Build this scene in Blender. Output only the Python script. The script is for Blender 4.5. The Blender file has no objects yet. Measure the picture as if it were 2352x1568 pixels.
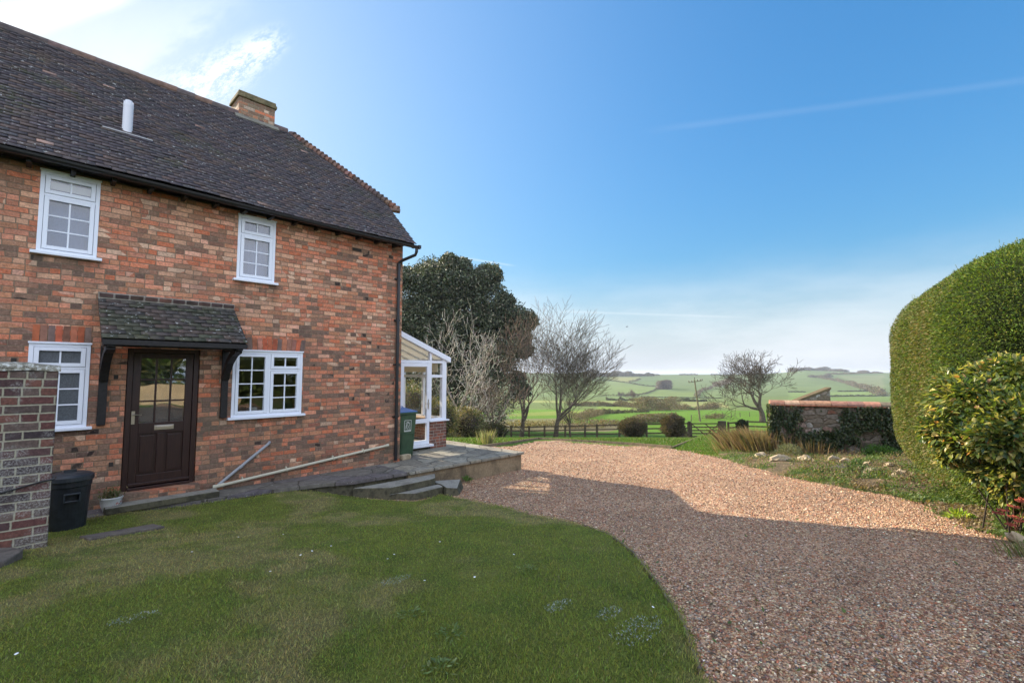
import bpy, math, random
import numpy as np
from mathutils import Vector, Matrix, noise as mnoise
R = math.radians
rng = np.random.default_rng(7)
random.seed(7)
sc = bpy.context.scene
COL = sc.collection

# ------------------------------------------------------------------ camera (origin of the site is the lens)
F = 1066.0; PITCH = math.atan(72 / 1066); YAW = R(43.8)
cam_d = bpy.data.cameras.new('camera'); cam = bpy.data.objects.new('camera', cam_d); COL.objects.link(cam)
cam_d.sensor_width = 36; cam_d.lens = 36 * F / 2352; cam_d.clip_start = .05; cam_d.clip_end = 40000
cam.rotation_euler = (math.pi / 2 + PITCH, 0, YAW - math.pi / 2)
sc.camera = cam
# ------------------------------------------------------------------ light
SUN_EL = R(23.8); SUN_DX = -.10
sd = Vector((SUN_DX, 1, 0)).normalized()
sun_dir = Vector((sd.x * math.cos(SUN_EL), sd.y * math.cos(SUN_EL), math.sin(SUN_EL)))
sl = bpy.data.lights.new('sun', 'SUN'); so = bpy.data.objects.new('sun', sl); COL.objects.link(so)
sl.energy = 5.0; sl.angle = R(.5); sl.color = (1, .86, .67)
so.rotation_euler = sun_dir.to_track_quat('Z', 'Y').to_euler()
sc.view_settings.view_transform = 'Standard'; sc.view_settings.look = 'None'
sc.view_settings.exposure = 1.2; sc.view_settings.gamma = 1
sc.cycles.use_denoising = True
sc.cycles.max_bounces = 8; sc.cycles.transparent_max_bounces = 24; sc.cycles.volume_bounces = 0
SKY = .12

# ------------------------------------------------------------------ node helper
class NT:
    def __init__(s, tree): s.t = tree; s.N = tree.nodes; s.L = tree.links
    def n(s, typ, out=0, _set=None, **inp):
        nd = s.N.new(typ)
        if _set:
            for k, v in _set.items(): setattr(nd, k, v)
        for k, v in inp.items():
            key = int(k[1:]) if k[0] == 'i' and k[1:].isdigit() else k.replace('_', ' ')
            s.set(nd.inputs[key], v)
        nd_out = nd.outputs[out] if out is not None else nd
        return nd_out
    def set(s, sock, v):
        if isinstance(v, bpy.types.NodeSocket): s.L.new(v, sock)
        else:
            try: sock.default_value = v
            except Exception: sock.default_value = (*v, 1)
    def m(s, op, a, b=0.0, c=0.0, clamp=False):
        nd = s.N.new('ShaderNodeMath'); nd.operation = op; nd.use_clamp = clamp
        s.set(nd.inputs[0], a); s.set(nd.inputs[1], b)
        if len(nd.inputs) > 2: s.set(nd.inputs[2], c)
        return nd.outputs[0]
    def vm(s, op, a, b=(0, 0, 0)):
        nd = s.N.new('ShaderNodeVectorMath'); nd.operation = op
        s.set(nd.inputs[0], a); s.set(nd.inputs[1], b)
        return nd.outputs['Value'] if op in ('DOT_PRODUCT', 'LENGTH') else nd.outputs[0]
    def sep(s, v):
        nd = s.N.new('ShaderNodeSeparateXYZ'); s.set(nd.inputs[0], v); return nd.outputs
    def comb(s, x, y=0.0, z=0.0):
        nd = s.N.new('ShaderNodeCombineXYZ')
        for i, v in enumerate((x, y, z)): s.set(nd.inputs[i], v)
        return nd.outputs[0]
    def ss(s, x, a, b):      # smoothstep
        nd = s.N.new('ShaderNodeMapRange'); nd.interpolation_type = 'SMOOTHSTEP'
        s.set(nd.inputs['Value'], x); s.set(nd.inputs['From Min'], a); s.set(nd.inputs['From Max'], b)
        return nd.outputs[0]
    def mix(s, f, a, b, mode='MIX'):
        nd = s.N.new('ShaderNodeMix'); nd.data_type = 'RGBA'; nd.blend_type = mode
        s.set(nd.inputs[0], f)
        for i, v in ((6, a), (7, b)):
            if isinstance(v, (tuple, list)) and len(v) == 3: v = (*v, 1)
            s.set(nd.inputs[i], v)
        return nd.outputs[2]
    def ramp(s, f, stops, interp='LINEAR'):
        nd = s.N.new('ShaderNodeValToRGB'); nd.color_ramp.interpolation = interp
        s.set(nd.inputs[0], f); e = nd.color_ramp.elements
        while len(e) < len(stops): e.new(1)
        for el, (p, c) in zip(e, stops): el.position = p; el.color = (*c, 1)
        return nd.outputs[0]
    def noise(s, vec, scale, detail=3, rough=.55, out=0):
        nd = s.N.new('ShaderNodeTexNoise'); s.set(nd.inputs['Vector'], vec)
        nd.inputs['Scale'].default_value = scale; nd.inputs['Detail'].default_value = detail
        nd.inputs['Roughness'].default_value = rough
        return nd.outputs[out]
    def vor(s, vec, scale, out='Distance', feature='F1', rand=1):
        nd = s.N.new('ShaderNodeTexVoronoi'); nd.feature = feature; s.set(nd.inputs['Vector'], vec)
        nd.inputs['Scale'].default_value = scale; nd.inputs['Randomness'].default_value = rand
        return nd.outputs[out]
    def wn(s, vec, out='Value'):
        nd = s.N.new('ShaderNodeTexWhiteNoise'); nd.noise_dimensions = '3D'; s.set(nd.inputs[0], vec)
        return nd.outputs[out]
    def bump(s, h, dist=.01, strength=1, normal=None):
        nd = s.N.new('ShaderNodeBump'); s.set(nd.inputs['Height'], h)
        nd.inputs['Distance'].default_value = dist; nd.inputs['Strength'].default_value = strength
        if normal is not None: s.set(nd.inputs['Normal'], normal)
        return nd.outputs[0]
    def pos(s): return s.n('ShaderNodeNewGeometry', 'Position')

def new_mat(name):
    m = bpy.data.materials.new(name); m.use_nodes = True
    t = NT(m.node_tree); t.N.clear()
    out = t.N.new('ShaderNodeOutputMaterial')
    return m, t, out
def principled(t, out, col, rough=.7, normal=None, spec=.4, metal=0, **kw):
    p = t.N.new('ShaderNodeBsdfPrincipled')
    t.set(p.inputs['Base Color'], (*col, 1) if isinstance(col, (tuple, list)) and len(col) == 3 else col)
    t.set(p.inputs['Roughness'], rough); t.set(p.inputs['Specular IOR Level'], spec); p.inputs['Metallic'].default_value = metal
    if normal is not None: t.set(p.inputs['Normal'], normal)
    if out is not None: t.L.new(p.outputs[0], out.inputs[0])
    return p.outputs[0]

# ------------------------------------------------------------------ world: physical sky with thin cloud
def px_dir(x, y):
    r = (x - 1176) / F; v = (784 - y) / F
    f = math.cos(PITCH) - v * math.sin(PITCH); u = math.sin(PITCH) + v * math.cos(PITCH)
    fw = (math.cos(YAW), math.sin(YAW)); rt = (math.sin(YAW), -math.cos(YAW))
    return Vector((fw[0] * f + rt[0] * r, fw[1] * f + rt[1] * r, u)).normalized()
w = bpy.data.worlds.new('World'); sc.world = w; w.use_nodes = True
wt = NT(w.node_tree); wt.N.clear()
wo = wt.N.new('ShaderNodeOutputWorld'); bg = wt.N.new('ShaderNodeBackground')
wt.L.new(bg.outputs[0], wo.inputs[0]); bg.inputs[1].default_value = SKY
sky = wt.N.new('ShaderNodeTexSky'); sky.sky_type = 'NISHITA'; sky.sun_disc = False
sky.sun_elevation = SUN_EL; sky.sun_rotation = math.atan2(sd.x, sd.y)
sky.air_density = 1.0; sky.dust_density = .7; sky.ozone_density = 2.2; sky.altitude = 100
d = wt.n('ShaderNodeTexCoord', 'Generated'); cy0, sy0 = math.cos(YAW), math.sin(YAW)
dx, dy, dz = wt.sep(d)
el = wt.m('ARCSINE', dz)
cl = wt.n('ShaderNodeMapping', Vector=d, Scale=(1, 1, 4))
n1 = wt.noise(cl, 3.2, 6, .6)
low = wt.m('MULTIPLY', wt.ss(el, .27, .03), wt.ss(n1, .30, .72))
def streak(p0, p1, w0, w1, amount, ns, rough=.65, thr=(.4, .62)):
    """a band of cloud along a great circle between two directions of the sky"""
    a, b = px_dir(*p0), px_dir(*p1)
    c = ((a + b) / 2).normalized(); u = (b - a).normalized(); v = c.cross(u).normalized()
    dc = wt.vm('DOT_PRODUCT', d, tuple(c)); du = wt.m('DIVIDE', wt.vm('DOT_PRODUCT', d, tuple(u)), dc)
    dv = wt.m('DIVIDE', wt.vm('DOT_PRODUCT', d, tuple(v)), dc)
    hl = (b - a).length / 2
    t = wt.m('DIVIDE', wt.m('ADD', du, hl), 2 * hl)
    nz = wt.noise(wt.comb(wt.m('MULTIPLY', du, ns * .5), wt.m('MULTIPLY', dv, ns * 1.3), 0.0), 1.0, 5, rough)
    wd = wt.m('ADD', w0, wt.m('MULTIPLY', t, w1 - w0))
    e = wt.m('DIVIDE', wt.m('ADD', wt.m('ABSOLUTE', dv), wt.m('MULTIPLY', wt.m('SUBTRACT', nz, .5), wt.m('MULTIPLY', wd, .9))), wd)
    mk = wt.m('MULTIPLY', wt.ss(e, 1, 0), wt.m('MULTIPLY', wt.ss(t, -.1, .12), wt.ss(t, 1.1, .85)))
    mk = wt.m('MULTIPLY', mk, wt.ss(nz, *thr))
    front = wt.m('GREATER_THAN', dc, .2)
    return wt.m('MULTIPLY', wt.m('MULTIPLY', mk, amount), front)
masks = [wt.m('MULTIPLY', low, .38),
         streak((330, 290), (650, 80), .075, .03, .85, 34, .85, (.40, .62)),
         streak((60, 330), (560, 20), .16, .07, .30, 7),
         streak((-200, 110), (300, -30), .035, .02, .9, 8, .5, (.2, .4)),
         streak((1500, 300), (2500, 165), .010, .008, .04, 10, .5, (.2, .5)),
         streak((1050, 590), (1180, 610), .004, .003, .22, 20, .5, (.2, .5)),
         streak((1280, 715), (1700, 728), .005, .003, .16, 10, .5, (.2, .5))]
tot = masks[0]
for k in masks[1:]: tot = wt.m('ADD', tot, wt.m('MULTIPLY', k, wt.m('SUBTRACT', 1.0, tot)))
# thin veil that is brightest round the sun
sdot = wt.vm('DOT_PRODUCT', d, tuple(sun_dir))
veil = wt.m('POWER', wt.m('MAXIMUM', sdot, 0.0), 3.0)
veil_c = wt.mix(1.0, (.95, .95, .90), wt.comb(veil, veil, veil), 'MULTIPLY')
hs_ = wt.N.new('ShaderNodeHueSaturation'); hs_.inputs['Saturation'].default_value = 1.28; wt.L.new(sky.outputs[0], hs_.inputs['Color'])
s3 = wt.sep(hs_.outputs[0]); lum = wt.m('ADD', wt.m('MULTIPLY', s3[0], .3), wt.m('ADD', wt.m('MULTIPLY', s3[1], .5), wt.m('MULTIPLY', s3[2], .2)))
kk = wt.m('DIVIDE', 1.6, wt.m('ADD', 1.0, wt.m('MULTIPLY', lum, .50)))
skc = wt.mix(1.0, wt.mix(1.0, hs_.outputs[0], (.84, 1.0, .98), 'MULTIPLY'), wt.comb(kk, kk, kk), 'MULTIPLY')
lowc = wt.m('MULTIPLY', wt.ss(el, .24, .0), .92)
skc = wt.mix(lowc, skc, (2.7, 2.95, 3.35))
# unseen cloud bank added behind the photographer to light the shaded house front
back = wt.m('ADD', wt.m('MULTIPLY', dx, cy0), wt.m('MULTIPLY', dy, sy0))
n2 = wt.noise(cl, 1.3, 5, .55)
fill_bank = wt.m('MULTIPLY', wt.ss(back, .12, -.30), wt.m('ADD', .45, wt.m('MULTIPLY', wt.ss(n2, .35, .62), .55)))
base = wt.mix(fill_bank, wt.mix(1.0, wt.mix(tot, skc, (4.2, 4.3, 4.5)), veil_c, 'ADD'), (7.6, 8.2, 9.6))
wt.L.new(base, bg.inputs[0])

# ------------------------------------------------------------------ ground shape (metres below the lens, by distance ahead)
ZK = [-4000, -60, 0, 2.5, 4.5, 6.5, 8, 21, 30, 38, 42, 50, 60, 90, 160, 300, 550, 720, 1000, 1300, 1600, 1750, 2100, 2600, 30000]
HK = [3, 2.2, 1.40, 1.50, 1.68, 1.97, 2.09, 2.98, 4.15, 5.33, 5.95, 6.75, 7.5, 9.4, 14.2, 22, 30.5, 33, 29, 20, 6, 5, 30, 55, 60]
HK2 = list(HK)
PXC = [-2400, 900, 1380, 1500, 1620, 1750, 1800, 1850, 1910, 2000, 2100, 5000]
YC = [858, 857, 857, 861, 861, 859.5, 856, 851, 853, 856, 857, 858]
cy_, sy_ = math.cos(YAW), math.sin(YAW)
def fwd_lat(x, y): return x * cy_ + y * sy_, x * sy_ - y * cy_
def lat_xy(z, l): return z * cy_ + l * sy_, z * sy_ - l * cy_
def sstep(x, a, b):
    t = np.clip((np.asarray(x, float) - a) / (b - a), 0, 1); return t * t * (3 - 2 * t)
def G(x, y):
    x = np.asarray(x, float); y = np.asarray(y, float)
    z = x * cy_ + y * sy_; l = x * sy_ - y * cy_
    h = np.interp(z, ZK, HK)
    u = l / np.maximum(z, 50)
    yc = np.interp(1176 + F * u, PXC, YC)
    crest = (yc - 856) / 1066 * 1600
    wgt = sstep(z, 900, 1550) * (1 - sstep(z, 1750, 2200))
    h = h + (crest - 6) * wgt
    und = (np.sin(x * .011 + 1) * np.cos(y * .009) * 1.2 + np.sin(x * .05) * np.sin(y * .043 + 2) * .25) * sstep(z, 70, 200) * (1 - .7 * wgt)
    sdr = ((x - 16) * 5 - (y - 7.5) * 21.9) / 22.5; alr = ((x - 16) * 21.9 + (y - 7.5) * 5) / 22.5
    h = h + .14 * np.exp(-((x - 5.2) ** 2 + (y - 6.9) ** 2) / 1.7)
    lawn_r = .16 * sstep(sdr, -.05, .08) * sstep(alr, 0, 7) * (1 - sstep(alr, 20, 24)) * (1 - sstep(sdr, 4, 9))
    return -h + und + lawn_r
def at(px, py, dz=0.0):
    """the point of the ground seen in a direction"""
    dr = px_dir(px, py); dr = np.array(dr) / (dr.x * cy_ + dr.y * sy_)
    ts = np.concatenate([np.arange(1.5, 60, .02), np.geomspace(60, 9000, 5000)])
    P = dr[None] * ts[:, None]
    g = G(P[:, 0], P[:, 1]) + dz
    hit = P[:, 2] < g
    i = np.argmax(hit) if hit.any() and not hit[0] else int(np.argmin(np.where((ts > 900) & (ts < 1750), (P[:, 2] - g) / ts, 9)))
    return (float(P[i, 0]), float(P[i, 1]), float(g[i]))
def atz(px, z):
    x, y = lat_xy(z, (px - 1176) / F * z); return (x, y, float(G(x, y)))

# ------------------------------------------------------------------ mesh helpers
def link_mesh(name, V, Fc, mat, parent=None, col=None, smooth=False, loc=None):
    """V (n,3); Fc list of tuples or an (m,k) array"""
    me = bpy.data.meshes.new(name)
    V = np.asarray(V, np.float32)
    if isinstance(Fc, np.ndarray):
        m, k = Fc.shape
        me.vertices.add(len(V)); me.vertices.foreach_set('co', V.ravel())
        me.loops.add(m * k); me.loops.foreach_set('vertex_index', Fc.astype(np.int32).ravel())
        me.polygons.add(m); me.polygons.foreach_set('loop_start', np.arange(0, m * k, k, dtype=np.int32))
        me.update(calc_edges=True)
    else:
        me.from_pydata([tuple(map(float, v)) for v in V], [], Fc)
    if col is not None:
        a = me.color_attributes.new('Col', 'FLOAT_COLOR', 'POINT')
        c = np.ones((len(V), 4), np.float32); c[:, :3] = col
        a.data.foreach_set('color', c.ravel())
    if smooth: me.polygons.foreach_set('use_smooth', [True] * len(me.polygons))
    if mat: me.materials.append(mat)
    o = bpy.data.objects.new(name, me); COL.objects.link(o)
    if parent is not None:
        o.parent = parent
        off = Vector(); p = parent
        while p is not None: off += p.location; p = p.parent
        o.location = -off
    elif loc is not None: pass
    return o
class MB:
    def __init__(s): s.v = []; s.f = []; s.c = []; s.cc = None
    def add(s, vs, fs):
        o = len(s.v); s.v += [tuple(v) for v in vs]; s.f += [tuple(i + o for i in f) for f in fs]
        s.c += [s.cc if s.cc else (1, 1, 1)] * len(vs)
    def box(s, x0, x1, y0, y1, z0, z1):
        s.add([(x0, y0, z0), (x1, y0, z0), (x1, y1, z0), (x0, y1, z0), (x0, y0, z1), (x1, y0, z1), (x1, y1, z1), (x0, y1, z1)],
              [(3, 2, 1, 0), (4, 5, 6, 7), (0, 1, 5, 4), (1, 2, 6, 5), (2, 3, 7, 6), (3, 0, 4, 7)])
    def obox(s, c, ax, ay, az):   # centre and three half axes
        c, ax, ay, az = map(Vector, (c, ax, ay, az))
        P = [c + i * ax + j * ay + k * az for k in (-1, 1) for j, i in ((-1, -1), (-1, 1), (1, 1), (1, -1))]
        s.add(P, [(3, 2, 1, 0), (4, 5, 6, 7), (0, 1, 5, 4), (1, 2, 6, 5), (2, 3, 7, 6), (3, 0, 4, 7)])
    def beam(s, p0, p1, w, h, up=(0, 0, 1)):
        p0, p1 = Vector(p0), Vector(p1); a = (p1 - p0); L = a.length; a.normalize()
        sd_ = a.cross(Vector(up)).normalized(); u = sd_.cross(a)
        s.obox((p0 + p1) / 2, a * L / 2, sd_ * w / 2, u * h / 2)
    def prism(s, poly, z0, z1):   # poly [(x,y)] ccw
        n = len(poly); f0 = z0 if callable(z0) else (lambda x, y: z0); f1 = z1 if callable(z1) else (lambda x, y: z1)
        s.add([(x, y, f0(x, y)) for x, y in poly] + [(x, y, f1(x, y)) for x, y in poly],
              [tuple(range(n))[::-1], tuple(range(n, 2 * n))] + [(i, (i + 1) % n, n + (i + 1) % n, n + i) for i in range(n)])
    def tube(s, pts, rad, seg=8, cap=True):
        pts = [Vector(p) for p in pts]
        if not hasattr(rad, '__len__'): rad = [rad] * len(pts)
        vs = []; prev = None
        for i, p in enumerate(pts):
            a = (pts[min(i + 1, len(pts) - 1)] - pts[max(i - 1, 0)]).normalized()
            if prev is None: u = a.orthogonal().normalized()
            else:
                u = (prev - a * prev.dot(a)); u = u.normalized() if u.length > 1e-6 else a.orthogonal().normalized()
            prev = u; v = a.cross(u)
            vs += [p + rad[i] * (math.cos(t) * u + math.sin(t) * v) for t in [2 * math.pi * k / seg for k in range(seg)]]
        fs = []
        for i in range(len(pts) - 1):
            for k in range(seg):
                fs.append((i * seg + k, i * seg + (k + 1) % seg, (i + 1) * seg + (k + 1) % seg, (i + 1) * seg + k))
        if cap: fs += [tuple(range(seg))[::-1], tuple(range((len(pts) - 1) * seg, len(pts) * seg))]
        s.add(vs, fs)
    def lathe(s, prof, c=(0, 0, 0), seg=24):
        vs = []; n = len(prof)
        for r, z in prof: vs += [(c[0] + r * math.cos(2 * math.pi * k / seg), c[1] + r * math.sin(2 * math.pi * k / seg), c[2] + z) for k in range(seg)]
        fs = [(i * seg + k, i * seg + (k + 1) % seg, (i + 1) * seg + (k + 1) % seg, (i + 1) * seg + k) for i in range(n - 1) for k in range(seg)]
        fs += [tuple(range(seg))[::-1], tuple(range((n - 1) * seg, n * seg))]
        s.add(vs, fs)
    def build(s, name, mat, parent=None, smooth=False, bevel=0):
        o = link_mesh(name, s.v, s.f, mat, parent, col=s.c if s.cc else None, smooth=smooth)
        if bevel:
            b = o.modifiers.new('bevel', 'BEVEL'); b.width = bevel; b.segments = 2; b.limit_method = 'ANGLE'
        return o
def tag(o, label=None, cat=None, group=None, kind=None):
    if label: o['label'] = label
    if cat: o['category'] = cat
    if group: o['group'] = group
    if kind: o['kind'] = kind
    return o
def thing(name, label, cat, loc=(0, 0, 0), group=None):
    o = bpy.data.objects.new(name, None); COL.objects.link(o); o.location = loc; o.empty_display_size = .2
    return tag(o, label, cat, group)
def vnoise(x, y, s=1.0, seed=0):
    x = np.asarray(x) * s; y = np.asarray(y) * s
    xi = np.floor(x).astype(np.int64); yi = np.floor(y).astype(np.int64); fx = x - xi; fy = y - yi
    fx = fx * fx * (3 - 2 * fx); fy = fy * fy * (3 - 2 * fy)
    def h(a, b):
        n = (a * 374761393 + b * 668265263 + seed * 974711) & 0xffffffff
        n = ((n ^ (n >> 13)) * 1274126177) & 0xffffffff
        return ((n ^ (n >> 16)) & 0xffff) / 65535.0
    return (h(xi, yi) * (1 - fx) + h(xi + 1, yi) * fx) * (1 - fy) + (h(xi, yi + 1) * (1 - fx) + h(xi + 1, yi + 1) * fx) * fy
def fbm(x, y, s, seed=0, o=4):
    t = 0; a = .5; n = 0
    for k in range(o): t = t + a * vnoise(x, y, s * 2 ** k, seed + k); n += a; a *= .55
    return t / n
def inside(px, py, poly):
    px = np.asarray(px); py = np.asarray(py); r = np.zeros(px.shape, bool); n = len(poly)
    for i in range(n):
        x0, y0 = poly[i]; x1, y1 = poly[(i + 1) % n]
        if y0 == y1: continue
        c = ((y0 > py) != (y1 > py)) & (px < (x1 - x0) * (py - y0) / (y1 - y0) + x0)
        r ^= c
    return r
def edge_dist0(x, y, pts):
    d_ = np.full(np.shape(x), 9.0)
    for (ax, ay), (bx_, by_) in zip(pts[:-1], pts[1:]):
        vx, vy = bx_ - ax, by_ - ay; tt = np.clip(((x - ax) * vx + (y - ay) * vy) / (vx * vx + vy * vy), 0, 1)
        d_ = np.minimum(d_, np.hypot(x - ax - tt * vx, y - ay - tt * vy))
    return d_
def rand_dirs(n):
    v = rng.normal(size=(n, 3)); return v / np.linalg.norm(v, axis=1)[:, None]
def leaf_mesh(P, L, W, axis=None, col=None, flat=0.0):
    """rhombic leaves: P centres, L and W half sizes"""
    n = len(P); a = rand_dirs(n) if axis is None else axis + rand_dirs(n) * .45
    a /= np.linalg.norm(a, axis=1)[:, None]
    b = np.cross(a, rand_dirs(n) + np.array([0, 0, flat])); b /= np.maximum(np.linalg.norm(b, axis=1), 1e-6)[:, None]
    L = np.broadcast_to(np.asarray(L, float), (n,))[:, None]; W = np.broadcast_to(np.asarray(W, float), (n,))[:, None]
    V = np.stack([P - a * L, P + b * W, P + a * L, P - b * W], 1).reshape(-1, 3)
    Fc = np.arange(4 * n).reshape(n, 4)
    return V, Fc, (np.repeat(col, 4, axis=0) if col is not None else None)
def pal(n, cols, wts=None, jit=.15):
    cols = np.array(cols); wts = None if wts is None else np.array(wts) / sum(wts)
    c = cols[rng.choice(len(cols), n, p=wts)]
    return np.clip(c * (1 + rng.normal(0, jit, (n, 1))) * (1 + rng.normal(0, jit * .3, (n, 3))), .003, 1)
def tubes_np(S, seg=4):
    """S rows: p0(3) p1(3) r0 r1 -> one mesh of many tapered twigs"""
    S = np.asarray(S, float); a = S[:, 3:6] - S[:, 0:3]; L = np.linalg.norm(a, axis=1)[:, None]; a /= np.maximum(L, 1e-9)
    ref = np.where(np.abs(a[:, 2:3]) > .9, np.array([[1., 0, 0]]), np.array([[0, 0, 1.]]))
    u = np.cross(a, ref); u /= np.linalg.norm(u, axis=1)[:, None]; v = np.cross(a, u)
    ang = np.arange(seg) * 2 * math.pi / seg
    ring = np.cos(ang)[None, :, None] * u[:, None] + np.sin(ang)[None, :, None] * v[:, None]
    V = np.concatenate([S[:, None, 0:3] + ring * S[:, 6][:, None, None], S[:, None, 3:6] + ring * S[:, 7][:, None, None]], 1)
    n = len(S); k = np.arange(seg); q = np.stack([k, (k + 1) % seg, seg + (k + 1) % seg, seg + k], 1)
    Fc = (q[None] + (np.arange(n) * 2 * seg)[:, None, None]).reshape(-1, 4)
    return V.reshape(-1, 3), Fc
# ------------------------------------------------------------------ materials
def simple(name, col, rough=.6, spec=.4, metal=0, nscale=0, namt=.15, bump=0):
    m, t, out = new_mat(name); c = (*col, 1); nrm = None
    if nscale:
        nz = t.noise(t.pos(), nscale, 4)
        c = t.mix(t.m('MULTIPLY', t.ss(nz, .3, .7), 1.0), tuple(x * (1 - namt) for x in col), tuple(min(1, x * (1 + namt)) for x in col))
        if bump: nrm = t.bump(nz, bump)
    principled(t, out, c, rough, nrm, spec, metal); return m
def attr_mat(name, rough=.6, trans=0.0, spec=.3, tint=(1, 1, 1), nscale=0, coat=0):
    m, t, out = new_mat(name)
    c = t.n('ShaderNodeAttribute', 'Color', _set={'attribute_name': 'Col'})
    if tint != (1, 1, 1): c = t.mix(1.0, c, tint, 'MULTIPLY')
    if nscale: c = t.mix(1.0, c, t.ramp(t.noise(t.pos(), nscale, 3), [(.3, (.7, .7, .7)), (.7, (1.25, 1.25, 1.25))]), 'MULTIPLY')
    p = principled(t, None, c, rough, None, spec)
    if trans:
        tr = t.n('ShaderNodeBsdfTranslucent', Color=t.mix(1.0, c, (1.5, 1.45, .6), 'MULTIPLY'))
        mx = t.N.new('ShaderNodeMixShader'); mx.inputs[0].default_value = trans
        t.L.new(p, mx.inputs[1]); t.L.new(tr, mx.inputs[2]); p = mx.outputs[0]
    t.L.new(p, out.inputs[0]); return m
def brick_mat(name, palette, mortar, bw=.225, bh=.075, joint=.010, header=.4, lichen=0.0, dark_low=False, seed=0.0, wander=.004):
    m, t, out = new_mat(name)
    P = t.pos(); x, y, z = t.sep(P)
    nA = t.noise(P, 9, 2)
    nB = t.noise(P, 2.2, 2)
    u = t.m('ADD', t.m('ADD', x, y), t.m('MULTIPLY', t.m('SUBTRACT', nA, .5), wander * 2))
    v = t.m('ADD', t.m('ADD', z, 10.0), t.m('MULTIPLY', t.m('SUBTRACT', nB, .5), wander * 5))
    rv = t.m('DIVIDE', v, bh); row = t.m('FLOOR', rv); fv = t.m('FRACT', rv)
    rr = t.wn(t.comb(row, seed, 3.0))
    uu = t.m('ADD', t.m('DIVIDE', u, bw), t.m('ADD', t.m('MULTIPLY', t.m('MODULO', row, 2.0), .5), t.m('MULTIPLY', rr, .22)))
    uu = t.m('ADD', uu, 100.0)
    cf = t.m('FLOOR', uu); fu = t.m('FRACT', uu)
    isH = t.m('LESS_THAN', t.wn(t.comb(cf, row, 7.0 + seed)), header)
    f2 = t.m('FRACT', t.m('MULTIPLY', fu, 2.0)); id2 = t.m('MULTIPLY', t.m('FLOOR', t.m('MULTIPLY', fu, 2.0)), isH)
    dS = t.m('MULTIPLY', t.m('MINIMUM', fu, t.m('SUBTRACT', 1.0, fu)), bw)
    dH = t.m('MULTIPLY', t.m('MINIMUM', f2, t.m('SUBTRACT', 1.0, f2)), bw / 2)
    du = t.m('ADD', t.m('MULTIPLY', dH, isH), t.m('MULTIPLY', dS, t.m('SUBTRACT', 1.0, isH)))
    dv = t.m('MULTIPLY', t.m('MINIMUM', fv, t.m('SUBTRACT', 1.0, fv)), bh)
    nF = t.noise(P, 55, 3, .7)
    dd = t.m('ADD', t.m('MINIMUM', du, dv), t.m('MULTIPLY', t.m('SUBTRACT', nF, .5), .009))
    mask = t.ss(dd, joint * .5 - .0018, joint * .5 + .0022)
    bid = t.comb(cf, row, t.m('ADD', id2, 1.5 + seed))
    r1 = t.wn(bid); r2 = t.wn(t.vm('ADD', bid, (13.7, 5.1, 2.2)))
    k = r1
    if dark_low:      # the lower courses of the house were laid in browner bricks, with noise
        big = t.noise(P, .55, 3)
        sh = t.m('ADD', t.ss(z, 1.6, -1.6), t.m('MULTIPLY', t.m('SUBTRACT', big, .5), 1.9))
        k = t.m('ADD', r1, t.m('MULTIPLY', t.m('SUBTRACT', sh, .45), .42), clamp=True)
    n = len(palette); tot = sum(p[1] for p in palette); acc = 0; stops = []
    for c, wgt in palette: stops.append((acc / tot, c)); acc += wgt
    bc = t.ramp(k, stops, 'CONSTANT')
    fine = t.noise(t.vm('ADD', P, t.vm('MULTIPLY', bid, (3.1, 1.7, 2.3))), 34, 6, .8)
    bc = t.mix(1.0, bc, t.ramp(fine, [(.28, (.5, .48, .48)), (.5, (1, 1, 1)), (.72, (1.55, 1.5, 1.45))]), 'MULTIPLY')
    bc = t.mix(1.0, bc, t.ramp(r2, [(0, (.80, .80, .82)), (1, (1.22, 1.18, 1.15))]), 'MULTIPLY')
    bc = t.mix(1.0, bc, (1.10, .98, .90), 'MULTIPLY') if dark_low else bc
    # worn pale faces
    worn = t.m('MULTIPLY', t.ss(t.noise(P, 20, 6, .85), .52, .68), .62 if dark_low else .25)
    bc = t.mix(worn, bc, (.60, .40, .31) if dark_low else (.3, .22, .18))
    bc = t.mix(t.m('MULTIPLY', t.ss(t.noise(P, 26, 4, .8), .40, .30), .6), bc, (.07, .045, .035))
    mc = t.mix(t.noise(P, 40, 3), tuple(c * .7 for c in mortar), tuple(min(1, c * 1.25) for c in mortar))
    c = t.mix(mask, mc, bc)
    if dark_low:
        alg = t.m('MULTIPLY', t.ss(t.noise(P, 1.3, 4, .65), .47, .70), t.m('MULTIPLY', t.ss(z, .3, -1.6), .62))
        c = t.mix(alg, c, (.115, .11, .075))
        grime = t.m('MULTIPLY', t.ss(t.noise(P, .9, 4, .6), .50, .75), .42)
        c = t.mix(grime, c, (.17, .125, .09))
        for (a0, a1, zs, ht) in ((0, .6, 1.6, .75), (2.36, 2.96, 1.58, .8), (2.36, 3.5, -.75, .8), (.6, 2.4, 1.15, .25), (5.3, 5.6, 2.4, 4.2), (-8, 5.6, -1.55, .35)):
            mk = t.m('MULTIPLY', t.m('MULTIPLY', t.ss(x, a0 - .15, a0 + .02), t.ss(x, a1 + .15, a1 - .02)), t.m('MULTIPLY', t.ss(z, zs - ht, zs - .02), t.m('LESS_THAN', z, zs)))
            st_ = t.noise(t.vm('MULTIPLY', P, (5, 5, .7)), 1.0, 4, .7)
            c = t.mix(t.m('MULTIPLY', t.m('MULTIPLY', mk, t.ss(st_, .38, .62)), .55), c, (.10, .085, .06))
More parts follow.
